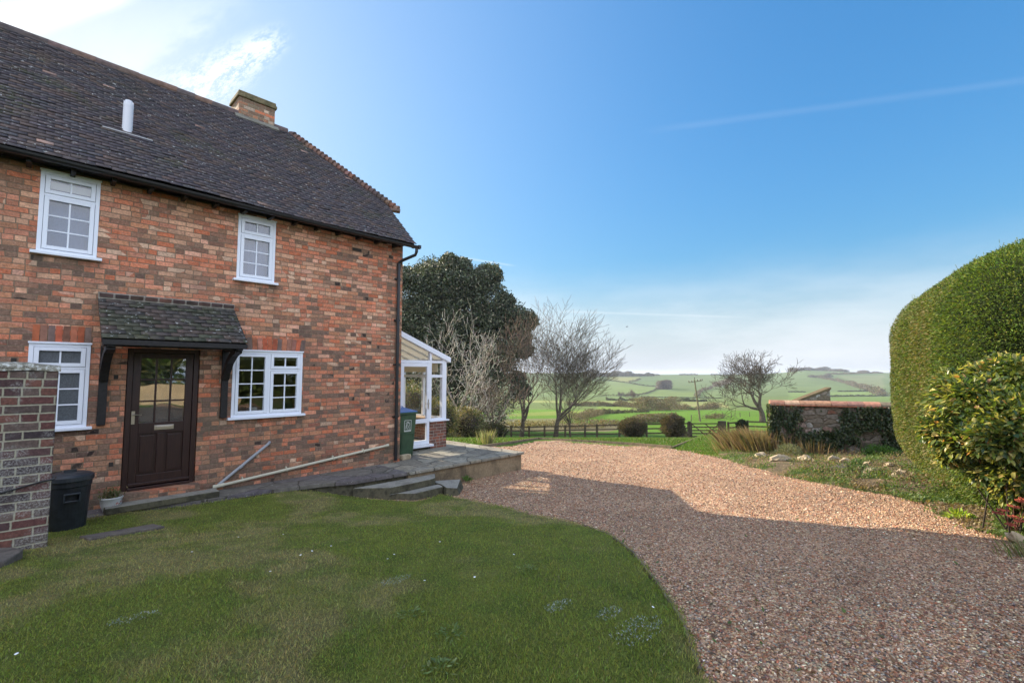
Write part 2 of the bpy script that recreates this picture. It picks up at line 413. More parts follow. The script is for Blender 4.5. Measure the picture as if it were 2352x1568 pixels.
    if lichen:
        l1 = t.ss(t.noise(P, 3.0, 3), .42, .62); l2 = t.ss(t.noise(P, 60, 5, .8), .44, .62)
        lz = t.ramp(t.m('MULTIPLY', t.m('ADD', z, 2.0), .45), [(0, (.35,) * 3), (.28, (.7,) * 3), (.46, (1,) * 3), (.6, (.35,) * 3), (.86, (.3,) * 3), (.93, (1,) * 3)])
        c = t.mix(t.m('MULTIPLY', t.m('MULTIPLY', t.ss(t.m('ADD', l1, t.sep(lz)[0]), .75, 1.35), l2), lichen), c, (.46, .45, .42))
        g = t.m('MULTIPLY', t.ss(t.noise(P, 2.0, 3), .5, .7), t.ss(z, -.6, -1.5))
        c = t.mix(t.m('MULTIPLY', g, .5), c, (.13, .13, .05))
    h = t.m('ADD', t.m('MULTIPLY', mask, 1.0), t.m('ADD', t.m('MULTIPLY', fine, .45), t.m('MULTIPLY', t.m('MULTIPLY', r2, mask), .35)))
    principled(t, out, c, .88, t.bump(h, .009, .9), .2)
    return m

HOUSE_PAL = [((.52, .33, .23), 6), ((.60, .36, .27), 6), ((.50, .205, .125), 12), ((.44, .16, .09), 9), ((.52, .25, .17), 10), ((.42, .22, .135), 12),
             ((.38, .18, .12), 10), ((.54, .40, .30), 4), ((.33, .20, .135), 9), ((.25, .15, .11), 9), ((.21, .145, .11), 11), ((.045, .036, .034), 1.6), ((.155, .11, .09), 7), ((.30, .14, .10), 5), ((.18, .125, .10), 3)]
M = {}
M['house_brick'] = brick_mat('house_brick', HOUSE_PAL, (.27, .20, .135), joint=.0085, header=.26, dark_low=True, wander=.006)
M['wall_brick'] = brick_mat('garden_wall_brick', [((.085, .050, .05), 10), ((.12, .055, .05), 9), ((.06, .045, .048), 9), ((.11, .08, .07), 6), ((.32, .10, .05), 1.0), ((.15, .07, .055), 4)],
                            (.34, .31, .23), bw=.24, bh=.0815, joint=.015, header=.30, lichen=.55, seed=3.0, wander=.006)
M['plinth_brick'] = brick_mat('plinth_brick', [((.20, .09, .065), 8), ((.15, .08, .065), 8), ((.27, .10, .065), 5)], (.38, .34, .28), joint=.011, header=.35, seed=9.0)
M['orange_brick'] = brick_mat('stack_brick', [((.40, .20, .12), 6), ((.50, .17, .09), 3), ((.24, .15, .10), 6), ((.52, .38, .28), 3), ((.2, .15, .1), 4)], (.30, .26, .18), joint=.010, seed=5.0)
M['stone_wall'] = None
def stonewall():
    m, t, out = new_mat('rubble_stone'); P = t.pos()
    Q = t.vm('ADD', t.vm('MULTIPLY', P, (1, 1, 1.9)), t.vm('MULTIPLY', t.noise(P, 4, 2, out=1), (.16, .16, .16)))
    e = t.vor(Q, 3.6, 'Distance', 'DISTANCE_TO_EDGE'); cid = t.vor(Q, 3.6, 'Color')
    c = t.ramp(t.sep(cid)[0], [(0, (.10, .08, .06)), (.3, (.17, .135, .10)), (.55, (.20, .17, .14)), (.72, (.19, .09, .06)), (.88, (.36, .34, .31)), (1, (.10, .08, .06))])
    c = t.mix(1.0, c, t.ramp(t.noise(P, 14, 4), [(.3, (.6,) * 3), (.7, (1.3,) * 3)]), 'MULTIPLY')
    c = t.mix(t.ss(e, .05, .015), c, (.17, .14, .10))
    principled(t, out, c, .9, t.bump(t.m('ADD', t.ss(e, 0, .09), t.m('MULTIPLY', t.noise(P, 30, 4), .4)), .03), .2); return m
M['stone_wall'] = stonewall()
def tile_mat():
    m, t, out = new_mat('clay_tile'); P = t.pos()
    c = t.n('ShaderNodeAttribute', 'Color', _set={'attribute_name': 'Col'})
    c = t.mix(1.0, c, t.ramp(t.noise(P, 16, 4, .7), [(.3, (.6,) * 3), (.7, (1.4,) * 3)]), 'MULTIPLY')
    moss = t.m('MULTIPLY', t.ss(t.noise(P, 1.4, 4, .6), .54, .72), t.ss(t.noise(P, 24, 3), .42, .6))
    c = t.mix(t.m('MULTIPLY', moss, .7), c, (.085, .09, .035))
    sp = t.ss(t.noise(t.vm('MULTIPLY', P, (.8, 1, 1)), 24, 2, .6), .655, .69)
    area = t.ss(t.noise(P, 1.9, 2), .30, .62)
    c = t.mix(t.m('MULTIPLY', t.m('MULTIPLY', sp, area), .95), c, (.56, .57, .56))
    principled(t, out, c, .72, t.bump(t.noise(P, 70, 3), .004), .35); return m
M['tile'] = tile_mat()
M['white'] = simple('white_frame', (.76, .79, .86), .35, .5)
M['black'] = simple('black_gutter', (.012, .012, .014), .4, .5)
M['black_wood'] = simple('black_timber', (.014, .012, .012), .55, .4, nscale=30, namt=.4)
M['mahogany'] = None
def mahog():
    m, t, out = new_mat('mahogany'); P = t.pos()
    Q = t.vm('MULTIPLY', P, (30, 30, 3)); nz = t.noise(Q, 2.0, 4)
    c = t.mix(t.ss(nz, .3, .7), (.020, .007, .006), (.036, .013, .010))
    principled(t, out, c, .42, t.bump(nz, .002), .5); return m
M['mahogany'] = mahog()
M['chrome'] = simple('satin_steel', (.55, .52, .5), .3, .5, 1)
M['dark'] = simple('dark_interior', (.05, .045, .04), .9, .1)
M['room'] = simple('room_wall', (.30, .27, .23), .9, .1)
M['net'] = simple('net_curtain', (.085, .115, .21), .9, .1, nscale=60, namt=.10)
M['frost'] = simple('frosted_sheet', (.16, .18, .19), .8, .1, nscale=90, namt=.35)
M['blind'] = simple('pale_blind', (.5, .5, .5), .9, .1)
def glass_mat(name, refl=.12, tint=(1, 1, 1)):
    m, t, out = new_mat(name)
    fr = t.m('ADD', t.m('MULTIPLY', t.m('POWER', t.n('ShaderNodeLayerWeight', 'Facing', Blend=.5), 4.0), .8), refl, clamp=True)
    tr = t.n('ShaderNodeBsdfTransparent', Color=(*tint, 1))
    gl = t.n('ShaderNodeBsdfGlossy', Color=(1, 1, 1, 1), Roughness=.015, Normal=t.bump(t.noise(t.pos(), 1.6, 1), .004))
    mx = t.N.new('ShaderNodeMixShader'); t.L.new(fr, mx.inputs[0]); t.L.new(tr, mx.inputs[1]); t.L.new(gl, mx.inputs[2])
    t.L.new(mx.outputs[0], out.inputs[0]); return m
M['glass'] = glass_mat('window_glass', .12, (.9, .93, .92))
M['clear'] = glass_mat('clear_glass', .07, (.96, .97, .96))
def poly_roof():
    m, t, out = new_mat('polycarbonate'); p = principled(t, None, (.75, .73, .68), .4, None, .4)
    tr = t.n('ShaderNodeBsdfTranslucent', Color=(.8, .76, .68, 1)); mx = t.N.new('ShaderNodeMixShader'); mx.inputs[0].default_value = .55
    t.L.new(p, mx.inputs[1]); t.L.new(tr, mx.inputs[2]); t.L.new(mx.outputs[0], out.inputs[0]); return m
M['poly'] = poly_roof()
def paving(name, scale, cols, moss=.5, e0=.035):
    m, t, out = new_mat(name); P = t.pos()
    Q = t.vm('ADD', t.vm('MULTIPLY', P, (1, 1.25, 0)), t.vm('MULTIPLY', t.noise(P, 2.5, 2, out=1), (.18, .18, 0)))
    e = t.vor(Q, scale, 'Distance', 'DISTANCE_TO_EDGE'); cid = t.sep(t.vor(Q, scale, 'Color'))[0]
    c = t.ramp(cid, [(i / (len(cols) - 1), k) for i, k in enumerate(cols)])
    c = t.mix(1.0, c, t.ramp(t.noise(P, 9, 5, .7), [(.3, (.6,) * 3), (.7, (1.3,) * 3)]), 'MULTIPLY')
    gap = t.ss(e, e0, e0 * .3)
    c = t.mix(gap, c, (.07, .062, .048))
    ms = t.m('MULTIPLY', t.ss(t.noise(P, 1.7, 4, .7), .5, .7), moss)
    c = t.mix(ms, c, (.07, .068, .05))
    sp = t.ss(t.noise(P, 26, 2), .68, .72); c = t.mix(sp, c, (.42, .41, .37))
    h = t.m('ADD', t.m('MULTIPLY', t.m('SUBTRACT', 1.0, gap), 1.0), t.m('ADD', t.m('MULTIPLY', t.noise(P, 20, 4), .3), t.m('MULTIPLY', cid, .5)))
    principled(t, out, c, .85, t.bump(h, .010), .25); return m
M['path'] = paving('path_flags', 1.5, [(.115, .10, .10), (.15, .13, .125), (.14, .125, .105), (.19, .175, .15), (.12, .105, .11)], .4, .016)
M['terrace'] = paving('terrace_flags', 2.1, [(.17, .15, .12), (.30, .26, .19), (.22, .20, .16), (.34, .31, .24), (.16, .14, .12)], .35, .022)
def stained(name, base, dark, s1=1.6, amt=.8):
    m, t, out = new_mat(name); P = t.pos(); Q = t.vm('MULTIPLY', P, (1, 1, .55))
    n = t.noise(Q, s1, 5, .65)
    c = t.mix(t.m('MULTIPLY', t.ss(n, .42, .68), amt), base, dark)
    c = t.mix(1.0, c, t.ramp(t.noise(P, 25, 4, .7), [(.3, (.75,) * 3), (.7, (1.2,) * 3)]), 'MULTIPLY')
    principled(t, out, c, .9, t.bump(t.noise(P, 40, 5, .7), .008), .2); return m
M['render'] = stained('cement_render', (.30, .225, .14), (.085, .065, .045), 2.2)
def step_mat():
    m, t, out = new_mat('weathered_concrete'); P = t.pos(); n = t.noise(P, 4, 5, .65)
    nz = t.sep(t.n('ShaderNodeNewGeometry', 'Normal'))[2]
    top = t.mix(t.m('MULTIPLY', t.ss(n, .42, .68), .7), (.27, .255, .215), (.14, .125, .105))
    side = t.mix(t.ss(t.noise(P, 9, 4), .4, .65), (.11, .10, .065), (.055, .05, .035))      # riser shade put into the colour by facing, in mottled mossy tones
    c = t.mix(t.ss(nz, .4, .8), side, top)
    c = t.mix(1.0, c, t.ramp(t.noise(P, 25, 4, .7), [(.3, (.75,) * 3), (.7, (1.2,) * 3)]), 'MULTIPLY')
    principled(t, out, c, .9, t.bump(t.noise(P, 40, 5, .7), .008), .2); return m
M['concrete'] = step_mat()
M['slab'] = stained('buried_slab', (.17, .14, .115), (.07, .055, .05), 7)
M['timber'] = stained('grey_timber', (.20, .155, .10), (.09, .07, .05), 6)
M['fence'] = stained('fence_timber', (.085, .065, .04), (.035, .028, .02), 4)
M['pole'] = stained('pole_timber', (.17, .145, .09), (.08, .07, .05), 3)
def gravel_mat():
    m, t, out = new_mat('gravel_bed'); P = t.pos()
    c1 = t.sep(t.vor(P, 62, 'Color'))[0]; e = t.vor(P, 62, 'Distance')
    c = t.ramp(c1, [(0, (.13, .075, .05)), (.18, (.34, .19, .115)), (.4, (.47, .32, .22)), (.6, (.25, .14, .095)), (.75, (.55, .42, .31)), (.88, (.10, .085, .08)), (.94, (.60, .52, .43)), (1, (.36, .16, .09))])
    c = t.mix(t.ss(e, .55, .95), c, (.06, .045, .035))
    c = t.mix(1.0, c, t.ramp(t.noise(P, 13, 4, .8), [(.35, (.62,) * 3), (.62, (1.4,) * 3)]), 'MULTIPLY')
    big = t.ramp(t.noise(P, .5, 4, .6), [(.35, (.82, .80, .78)), (.65, (1.1, 1.1, 1.08))])
    c = t.mix(1.0, t.mix(1.0, c, big, 'MULTIPLY'), (1.06, .98, .86), 'MULTIPLY')
    alg = t.m('MULTIPLY', t.ss(t.noise(P, .8, 3), .60, .78), .3)
    c = t.mix(alg, c, (.10, .10, .05))
    principled(t, out, c, .8, t.bump(t.m('SUBTRACT', 1.0, e), .012), .3); return m
M['gravel'] = gravel_mat()
M['stones'] = attr_mat('gravel_stones', .65, 0, .35, tint=(1.06, .99, .86), nscale=150)
M['grass'] = attr_mat('grass_blades', .6, .30, .25)
def turf(name, nscale=1.0, gain=1.0):
    m, t, out = new_mat(name); P = t.pos()
    c = t.n('ShaderNodeAttribute', 'Color', _set={'attribute_name': 'Col'})
    c = t.mix(1.0, c, t.ramp(t.noise(P, 60 * nscale, 4, .75), [(.3, (.45,) * 3), (.7, (1.5,) * 3)]), 'MULTIPLY')
    c = t.mix(1.0, c, t.ramp(t.noise(P, 3 * nscale, 4, .6), [(.3, (.8,) * 3), (.7, (1.2,) * 3)]), 'MULTIPLY')
    principled(t, out, c, .9, t.bump(t.noise(P, 90 * nscale, 4, .8), .03), .15); return m
M['turf'] = turf('turf')
M['field'] = None
def field_mat():
    m, t, out = new_mat('pasture'); P = t.pos()
    c = t.n('ShaderNodeAttribute', 'Color', _set={'attribute_name': 'Col'})
    c = t.mix(1.0, c, t.ramp(t.noise(P, 2.2, 5, .75), [(.3, (.72,) * 3), (.7, (1.25,) * 3)]), 'MULTIPLY')
    c = t.mix(1.0, c, t.ramp(t.noise(P, .03, 5, .65), [(.3, (.84, .88, .84)), (.7, (1.14, 1.1, 1.08))]), 'MULTIPLY')
    principled(t, out, c, .95, t.bump(t.noise(P, 7, 4, .8), .12), .1); return m
M['field'] = field_mat()
M['leaf'] = attr_mat('foliage', .55, .35, .35)
M['leaf_gloss'] = attr_mat('glossy_foliage', .36, .40, .45)
M['oak_leaf'] = attr_mat('leathery_foliage', .55, .14, .3)
M['yew_leaf'] = attr_mat('clipped_foliage', .6, .30, .3)
M['twig'] = attr_mat('twigs', .85, 0, .15)
M['plain_attr'] = attr_mat('tinted_surface', .75, 0, .25, nscale=12)
M['bark'] = simple('bark', (.085, .068, .05), .9, .15, nscale=6, namt=.4, bump=.03)
M['bark_pale'] = simple('pale_bark', (.25, .20, .15), .9, .15, nscale=6, namt=.35, bump=.02)
M['bark_dark'] = simple('dark_bark', (.05, .04, .03), .9, .15, nscale=6, namt=.35)
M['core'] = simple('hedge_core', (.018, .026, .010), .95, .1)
M['soil'] = None
M['terracotta'] = stained('terracotta', (.42, .145, .07), (.20, .13, .09), 5, .6)
M['moss_tile'] = stained('mossy_roof', (.13, .10, .055), (.09, .06, .04), 4, .8)
M['rock'] = stained('limestone', (.46, .37, .25), (.24, .18, .11), 7, .8)
M['sea'] = simple('sea_water', (.10, .20, .30), .35, .5)
# ================================================================== THE SETTING
GRAVEL = [(-7, -7), (7.6, -7), (7.6, -.9), (8.2, -.6), (8.9, -.3), (9.8, -.1), (11.0, .3), (11.6, 1.5), (12.5, 2.8), (14.1, 4.2), (15.6, 5.7), (16.05, 7.45), (16.25, 9.4), (16.3, 13.9),
          (13.3, 12.9), (10.5, 12.4), (7.8, 11.0), (7.8, 7.8), (4.3, 7.8), (3.9, 7.0), (0, 6.5), (-7, 6.5)]
LEDGE_OLD = [(5.0, 6.75), (5.12, 5.9), (5.10, 5.3), (5.05, 3.99), (4.85, 3.05), (4.40, 2.50), (4.02, 2.16), (3.62, 1.75), (3.17, 1.35), (2.7, 1.0), (2.2, .55), (1.6, -.2), (1.0, -1.5), (.8, -4)]
LEDGE = [at(px, py)[:2] for px, py in ((1012, 1137), (1070, 1149), (1130, 1161), (1280, 1197), (1340, 1212), (1400, 1232), (1455, 1276), (1485, 1312), (1530, 1372), (1580, 1452), (1618, 1568))] + [(2.0, .3), (1.4, -.6), (.8, -1.8), (.6, -4)]
LAWN = [(-6, -4)] + LEDGE[::-1] + [(4.75, 6.85), (4.35, 7.10), (4.0, 7.5), (3.75, 7.80), (3.4, 7.95), (2.0, 8.12), (.7, 8.35), (.7, 8.72), (-6, 8.72)]
def lawn_z(x, y):
    g = G(x, y) + .035
    w = sstep(y, 6.4, 8.0) * (1 - sstep(x, 2.9, 4.0))
    g = g * (1 - w) + (-1.90) * w
    return g + (fbm(x, y, 1.1, 3) - .5) * .05

# ---- terrain sheet
zr = np.concatenate([np.arange(-60, -2, 4), np.arange(-2, 12, .7), np.arange(12, 60, .45), np.geomspace(60, 2600, 520), np.geomspace(2700, 30000, 12)])
ur = np.linspace(-1, 1, 401); ur = np.sign(ur) * np.abs(ur) ** 1.15
ZZ, UU = np.meshgrid(zr, ur, indexing='ij')
LL = UU * (np.abs(ZZ) * 1.55 + 50)
TX = ZZ * cy_ + LL * sy_; TY = ZZ * sy_ - LL * cy_
TZ = G(TX, TY)
near = (TX > -8) & (TX < 17.5) & (TY > -8) & (TY < 15)
gg = inside(TX, TY, GRAVEL)
# keep the earth below the gravel, lawn and paving sheets
def grow(mask):
    m2 = mask.copy(); m2[1:] |= mask[:-1]; m2[:-1] |= mask[1:]; m2[:, 1:] |= mask[:, :-1]; m2[:, :-1] |= mask[:, 1:]; return m2
low_m = (gg & ~grow(grow(~gg))) | ((TX > -8) & (TX < 8) & (TY > 6) & (TY < 14.5)) | inside(TX, TY, [(6.5, -6), (13.5, -6), (13.5, 5), (6.5, 1)])
TZ = TZ - .5 * low_m
def zp(X, Y): return (X * .24 + 1317, Y * .24 + 752.6)       # reading of an enlarged view of the valley
def zq(X, Y): return (X * .21 + 1693.4, Y * .21 + 799.7)
PX = 1176 + F * LL / np.maximum(ZZ, 1)
PYg = 856 + F * -TZ / np.maximum(ZZ, 1)
def fpoly(pts):
    W_ = [at(*p)[:2] for p in pts]; return inside(TX, TY, W_)
C = np.zeros(TX.shape + (3,)); GREEN = np.array((.085, .155, .022)); C[:] = GREEN
C[ZZ > 60] = (.10, .19, .022)
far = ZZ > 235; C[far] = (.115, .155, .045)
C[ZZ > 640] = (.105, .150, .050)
def paint(pts, c):
    k = fpoly(pts) & (ZZ > 60); C[k] = c
paint([zp(-900, 830), zp(0, 790), zp(620, 765), zp(620, 795), zp(0, 830), zp(-900, 860)], (.17, .215, .045))
paint([zp(230, 750), zp(600, 757), zp(600, 795), zp(260, 800)], (.16, .22, .045))
paint([zp(950, 706), zp(1420, 715), zp(1500, 765), zp(990, 748)], (.25, .25, .095))
paint([zp(-900, 690), zp(0, 700), zp(1300, 705), zp(1300, 728), zp(0, 718), zp(-900, 712)], (.22, .245, .08))
paint([zp(280, 655), zp(480, 660), zp(1300, 683), zp(1300, 695), zp(300, 690)], (.12, .17, .05))
paint([zp(300, 470), zp(620, 466), zp(640, 490), zp(530, 522), zp(400, 508)], (.20, .21, .075))
paint([zp(-400, 520), zp(400, 515), zp(800, 575), zp(700, 625), zp(480, 650), zp(-400, 640)], (.135, .185, .055))
paint([zp(640, 468), zp(1020, 462), zp(900, 520), zp(820, 565), zp(640, 548), zp(540, 525)], (.095, .145, .05))
paint([zp(830, 600), zp(1180, 620), zp(1180, 662), zp(660, 652), zp(780, 610)], (.14, .19, .055))
paint([zp(1200, 665), zp(1230, 620), zp(1360, 590), zp(1800, 560), zp(2400, 560), zp(2400, 612), zp(1400, 668)], (.12, .165, .055))
paint([zq(1100, 300), zq(1600, 292), zq(1600, 500), zq(1350, 400)], (.15, .175, .075))
paint([zq(570, 480), zq(1600, 470), zq(1600, 520), zq(570, 528)], (.15, .215, .06))
paint([zq(570, 532), zq(1700, 530), zq(1700, 620), zq(570, 610)], (.125, .185, .05))
# rough brown strip at the foot of the bright meadow, beyond the fence
paint([(1165, 998), (1360, 996), (1430, 985), (1440, 972), (1290, 972), (1165, 985)], (.17, .15, .085))
paint([(930, 985), (1165, 985), (1290, 972), (1290, 960), (930, 965)], (.16, .16, .07))
cn = fbm(TX, TY, .02, 5)[..., None]
C = C * (.85 + .3 * cn)
C[ZZ > 2300] = (.05, .08, .05)
nz_ = fbm(TX, TY, .5, 9)[..., None]; g0 = (ZZ < 60)[..., None]
C = np.where(g0, C * (.8 + .4 * nz_), C)
ni, nj = TX.shape
I = (np.arange(ni - 1)[:, None] * nj + np.arange(nj - 1)[None]).ravel()
FQ = np.stack([I, I + 1, I + nj + 1, I + nj], 1)[:, ::-1]
terr = link_mesh('ground', np.stack([TX, TY, TZ], -1).reshape(-1, 3), FQ, M['field'], col=C.reshape(-1, 3), smooth=True)
tag(terr, kind='structure')
sea = link_mesh('sea', [(-30000, -30000, -52), (40000, -30000, -52), (40000, 40000, -52), (-30000, 40000, -52)], [(0, 1, 2, 3)], M['sea']); tag(sea, kind='structure')

def sheet(name, poly, step, zf, mat, colf=None, skirt=0):
    P = np.array(poly); x0, y0 = P.min(0); x1, y1 = P.max(0)
    xs = np.arange(x0, x1 + step, step); ys = np.arange(y0, y1 + step, step)
    X, Y = np.meshgrid(xs, ys, indexing='ij'); Zs = zf(X, Y)
    cx = (X[:-1, :-1] + X[1:, 1:]) / 2; cyy = (Y[:-1, :-1] + Y[1:, 1:]) / 2
    k = inside(cx + (fbm(cx, cyy, 4, 1) - .5) * .12, cyy + (fbm(cx, cyy, 4, 2) - .5) * .12, poly)
    if skirt:      # roll the edge down to the level of its neighbour
        vin = inside(X, Y, poly); e = ~(vin & np.roll(vin, 1, 0) & np.roll(vin, -1, 0) & np.roll(vin, 1, 1) & np.roll(vin, -1, 1))
        Zs = Zs - skirt * e
    nj = len(ys); ii, jj = np.nonzero(k); b = ii * nj + jj
    Fq = np.stack([b, b + nj, b + nj + 1, b + 1], 1)
    V = np.stack([X, Y, Zs], -1).reshape(-1, 3)
    used = np.unique(Fq); mp = np.zeros(len(V), int); mp[used] = np.arange(len(used))
    V = V[used]; c = colf(V[:, 0], V[:, 1]) if colf else None
    return tag(link_mesh(name, V, mp[Fq], mat, col=c, smooth=True), kind='structure')
def bumpy(x, y): return G(x, y) + (fbm(x, y, 1.5, 8) - .5) * .05 - .035 * sstep(vnoise(x, y, .6, 4), .5, 1)
sheet('gravel_drive', GRAVEL, .08, bumpy, M['gravel'])
def lawn_col(x, y):
    a = fbm(x, y, 1.3, 11); b = fbm(x, y, 4.0, 15); p = sstep(a, .46, .68)[:, None]
    g = np.array((.180, .208, .042)); dry = np.array((.27, .24, .095)); dk = np.array((.130, .178, .034))
    c = g * (1 - p) + dry * p
    q = sstep(b, .5, .72)[:, None]; c = c * (1 - q * .6) + dk * q * .6
    return c
sheet('lawn', LAWN, .045, lawn_z, M['turf'], lambda x, y: lawn_col(x, y) * .85, skirt=.03)
# planted border to the right of the drive, in earth and leaf litter
BED = [(7.0, -7), (7.0, -.55), (7.7, -.12), (8.6, .12), (9.6, .40), (10.3, .8), (10.8, 1.9), (11.7, 3.1), (13.4, 4.5), (15.4, 5.8), (16.4, 6.0), (19, 4.5), (19.5, -7)]
def edge_dist(x, y, pts):
    d_ = np.full(np.shape(x), 9.0)
    for (ax, ay), (bx_, by_) in zip(pts[:-1], pts[1:]):
        vx, vy = bx_ - ax, by_ - ay; tt = np.clip(((x - ax) * vx + (y - ay) * vy) / (vx * vx + vy * vy), 0, 1)
        d_ = np.minimum(d_, np.hypot(x - ax - tt * vx, y - ay - tt * vy))
    return d_
def bed_z(x, y):
    g = G(x, y); s = .03 + .16 * fbm(x, y, 1.2, 21) * sstep(x, 9.0, 11) * sstep(edge_dist(x, y, BED[:12]), 0, .7)
    return g + s
def bed_col(x, y):
    a = fbm(x, y, 3.5, 31)[:, None]; b = fbm(x, y, 1.6, 32)[:, None]
    c = np.where(a > .5, (.20, .145, .085), (.15, .115, .07)) * np.ones((len(x), 3))
    k = sstep(b[:, 0], .42, .58)[:, None]; return c * (1 - k) + np.array((.085, .12, .03)) * k
M['bed'] = turf('leafy_soil', .7)
sheet('flower_bed', BED, .09, bed_z, M['bed'], bed_col, skirt=.028)

# ---- grass blades on the lawn, gravel stones, blades on the right-hand lawn
def blades(n, zmin, zmax, poly, zf, hgt, wid, colf, lmul=1.3, excl=None):
    z = np.exp(rng.uniform(math.log(zmin), math.log(zmax), n)); l = rng.uniform(-1, 1, n) * (z * lmul + .6)
    x = z * cy_ + l * sy_; y = z * sy_ - l * cy_
    k = inside(x + (rng.random(n) - .5) * .05, y + (rng.random(n) - .5) * .05, poly)
    if excl is not None: k &= ~excl(x, y)
    x, y, z = x[k], y[k], z[k]; n = len(x)
    g = zf(x, y); sc_ = np.maximum(1, z / 3.2) ** .8
    H = hgt * rng.uniform(.5, 1.25, n) * (.7 + .7 * fbm(x, y, 1.7, 41)); th = rng.uniform(0, 6.283, n); ln = rng.uniform(.2, 1.1, n) * H
    ph = rng.uniform(0, 6.283, n); W_ = wid * sc_ * rng.uniform(.7, 1.3, n)
    b = np.stack([x, y, g - .004], 1); s = np.stack([np.cos(ph), np.sin(ph), 0 * ph], 1) * W_[:, None] / 2
    tip = b + np.stack([np.cos(th) * ln, np.sin(th) * ln, H], 1)
    mid = (b + tip) / 2 + np.stack([0 * H, 0 * H, H * .15], 1)
    V = np.stack([b - s, b + s, mid + s * .8, tip, mid - s * .8], 1).reshape(-1, 3)
    Fq = np.arange(5 * n).reshape(n, 5)
    c = colf(x, y) * rng.uniform(.7, 1.45, (n, 1)) * (1 + rng.normal(0, .1, (n, 3)))
    straw = rng.random(n) < .06; c[straw] = np.array((.26, .22, .12)) * rng.uniform(.6, 1.1, (straw.sum(), 1))
    return V, Fq, np.repeat(np.clip(c, .004, 1), 5, axis=0)
V, Fq, c = blades(520000, 1.3, 11, LAWN, lawn_z, .018, .0034, lambda x, y: lawn_col(x, y) * 1.25)
tag(link_mesh('grass', V, Fq, M['grass'], col=c), 'short mown winter grass with dry patches on the lawn by the house', 'grass', kind='stuff')
RL = [(13.9, 4.9), (16.1, 7.5), (38, 12.4), (38, 5), (17, 5)]
rgreen = lambda x, y: np.array((.085, .15, .022)) * (.75 + .5 * fbm(x, y, 1.2, 51))[:, None]
V, Fq, c = blades(260000, 12, 36, RL, lambda x, y: G(x, y), .05, .006, rgreen, lmul=1.0)
tag(link_mesh('grass', V, Fq, M['grass'], col=c), 'bright green sunlit grass between the gravel, the gate and the stone wall', 'grass', kind='stuff')
FL = [(16.45, 14.0), (16.4, 9.4), (16.2, 7.6), (38, 12.6), (34, 35), (5, 45), (5.8, 15), (10, 13), (13.3, 13.05)]
V, Fq, c = blades(230000, 14, 46, FL, lambda x, y: G(x, y), .06, .007, lambda x, y: rgreen(x, y) * .9, lmul=1.0)
tag(link_mesh('grass', V, Fq, M['grass'], col=c), 'grass sloping down to the post and rail fence', 'grass', kind='stuff')

def stones(n, zmin, zmax, size):
    z = np.exp(rng.uniform(math.log(zmin), math.log(zmax), n)); l = rng.uniform(-.9, 1, n) * (z * 1.25 + .4)
    x = z * cy_ + l * sy_; y = z * sy_ - l * cy_
    lw = inside(x, y, LAWN) & (rng.random(n) > .004)
    k = inside(x + rng.normal(0, .05, n), y + rng.normal(0, .05, n), GRAVEL) & ~lw & ((y < 7.6) | (x > 8.33))
    x, y, z = x[k], y[k], z[k]; n = len(x)
    sz = size * rng.uniform(.55, 1.5, n) * np.maximum(1, z / 4.5) ** .6
    A = rand_dirs(n); B = np.cross(A, rand_dirs(n)); B /= np.linalg.norm(B, axis=1)[:, None]; Cc = np.cross(A, B)
    A[:, 2] *= .5; B[:, 2] *= .5
    c0 = np.stack([x, y, bumpy(x, y) + sz * rng.uniform(-.1, .45, n)], 1)
    a = A * (sz * rng.uniform(.9, 1.5, n))[:, None]; b = B * (sz * rng.uniform(.6, 1.0, n))[:, None]; d_ = Cc * (sz * rng.uniform(.35, .75, n))[:, None]
    # a squashed cuboctahedron-like pebble: 8 corners
    cs = [(-.8, -.6, -1), (.9, -.7, -.7), (.7, .8, -.9), (-.9, .6, -.6), (-.6, -.8, .8), (.7, -.6, 1), (.8, .7, .6), (-.7, .8, .9)]
    V = np.stack([c0 + p * a * .75 + q * b * .75 + r * d_ * .75 for p, q, r in cs], 1).reshape(-1, 3)
    fq = np.array([(3, 2, 1, 0), (4, 5, 6, 7), (0, 1, 5, 4), (1, 2, 6, 5), (2, 3, 7, 6), (3, 0, 4, 7)])
    Fc = (fq[None] + (np.arange(n) * 8)[:, None, None]).reshape(-1, 4)
    c = pal(n, [(.44, .28, .19), (.30, .16, .10), (.58, .46, .35), (.20, .11, .075), (.70, .64, .56), (.13, .105, .10), (.38, .16, .09), (.33, .29, .27), (.50, .36, .25)], [5, 5, 3, 4, .9, 2, 2, 1.5, 4], .2)
    c = c * (.78 + .44 * fbm(x, y, .8, 120))[:, None] * (1 - .16 * sstep(vnoise(x * .25 + y * .1, y - x * .15, 2.2, 121), .55, .8))[:, None]
    return V, Fc, np.repeat(c, 8, axis=0)
V, Fc, c = stones(300000, 1.9, 20, .0085)
tag(link_mesh('gravel', V, Fc, M['stones'], col=c), 'loose brown and cream pea gravel covering the drive', 'gravel', kind='stuff')

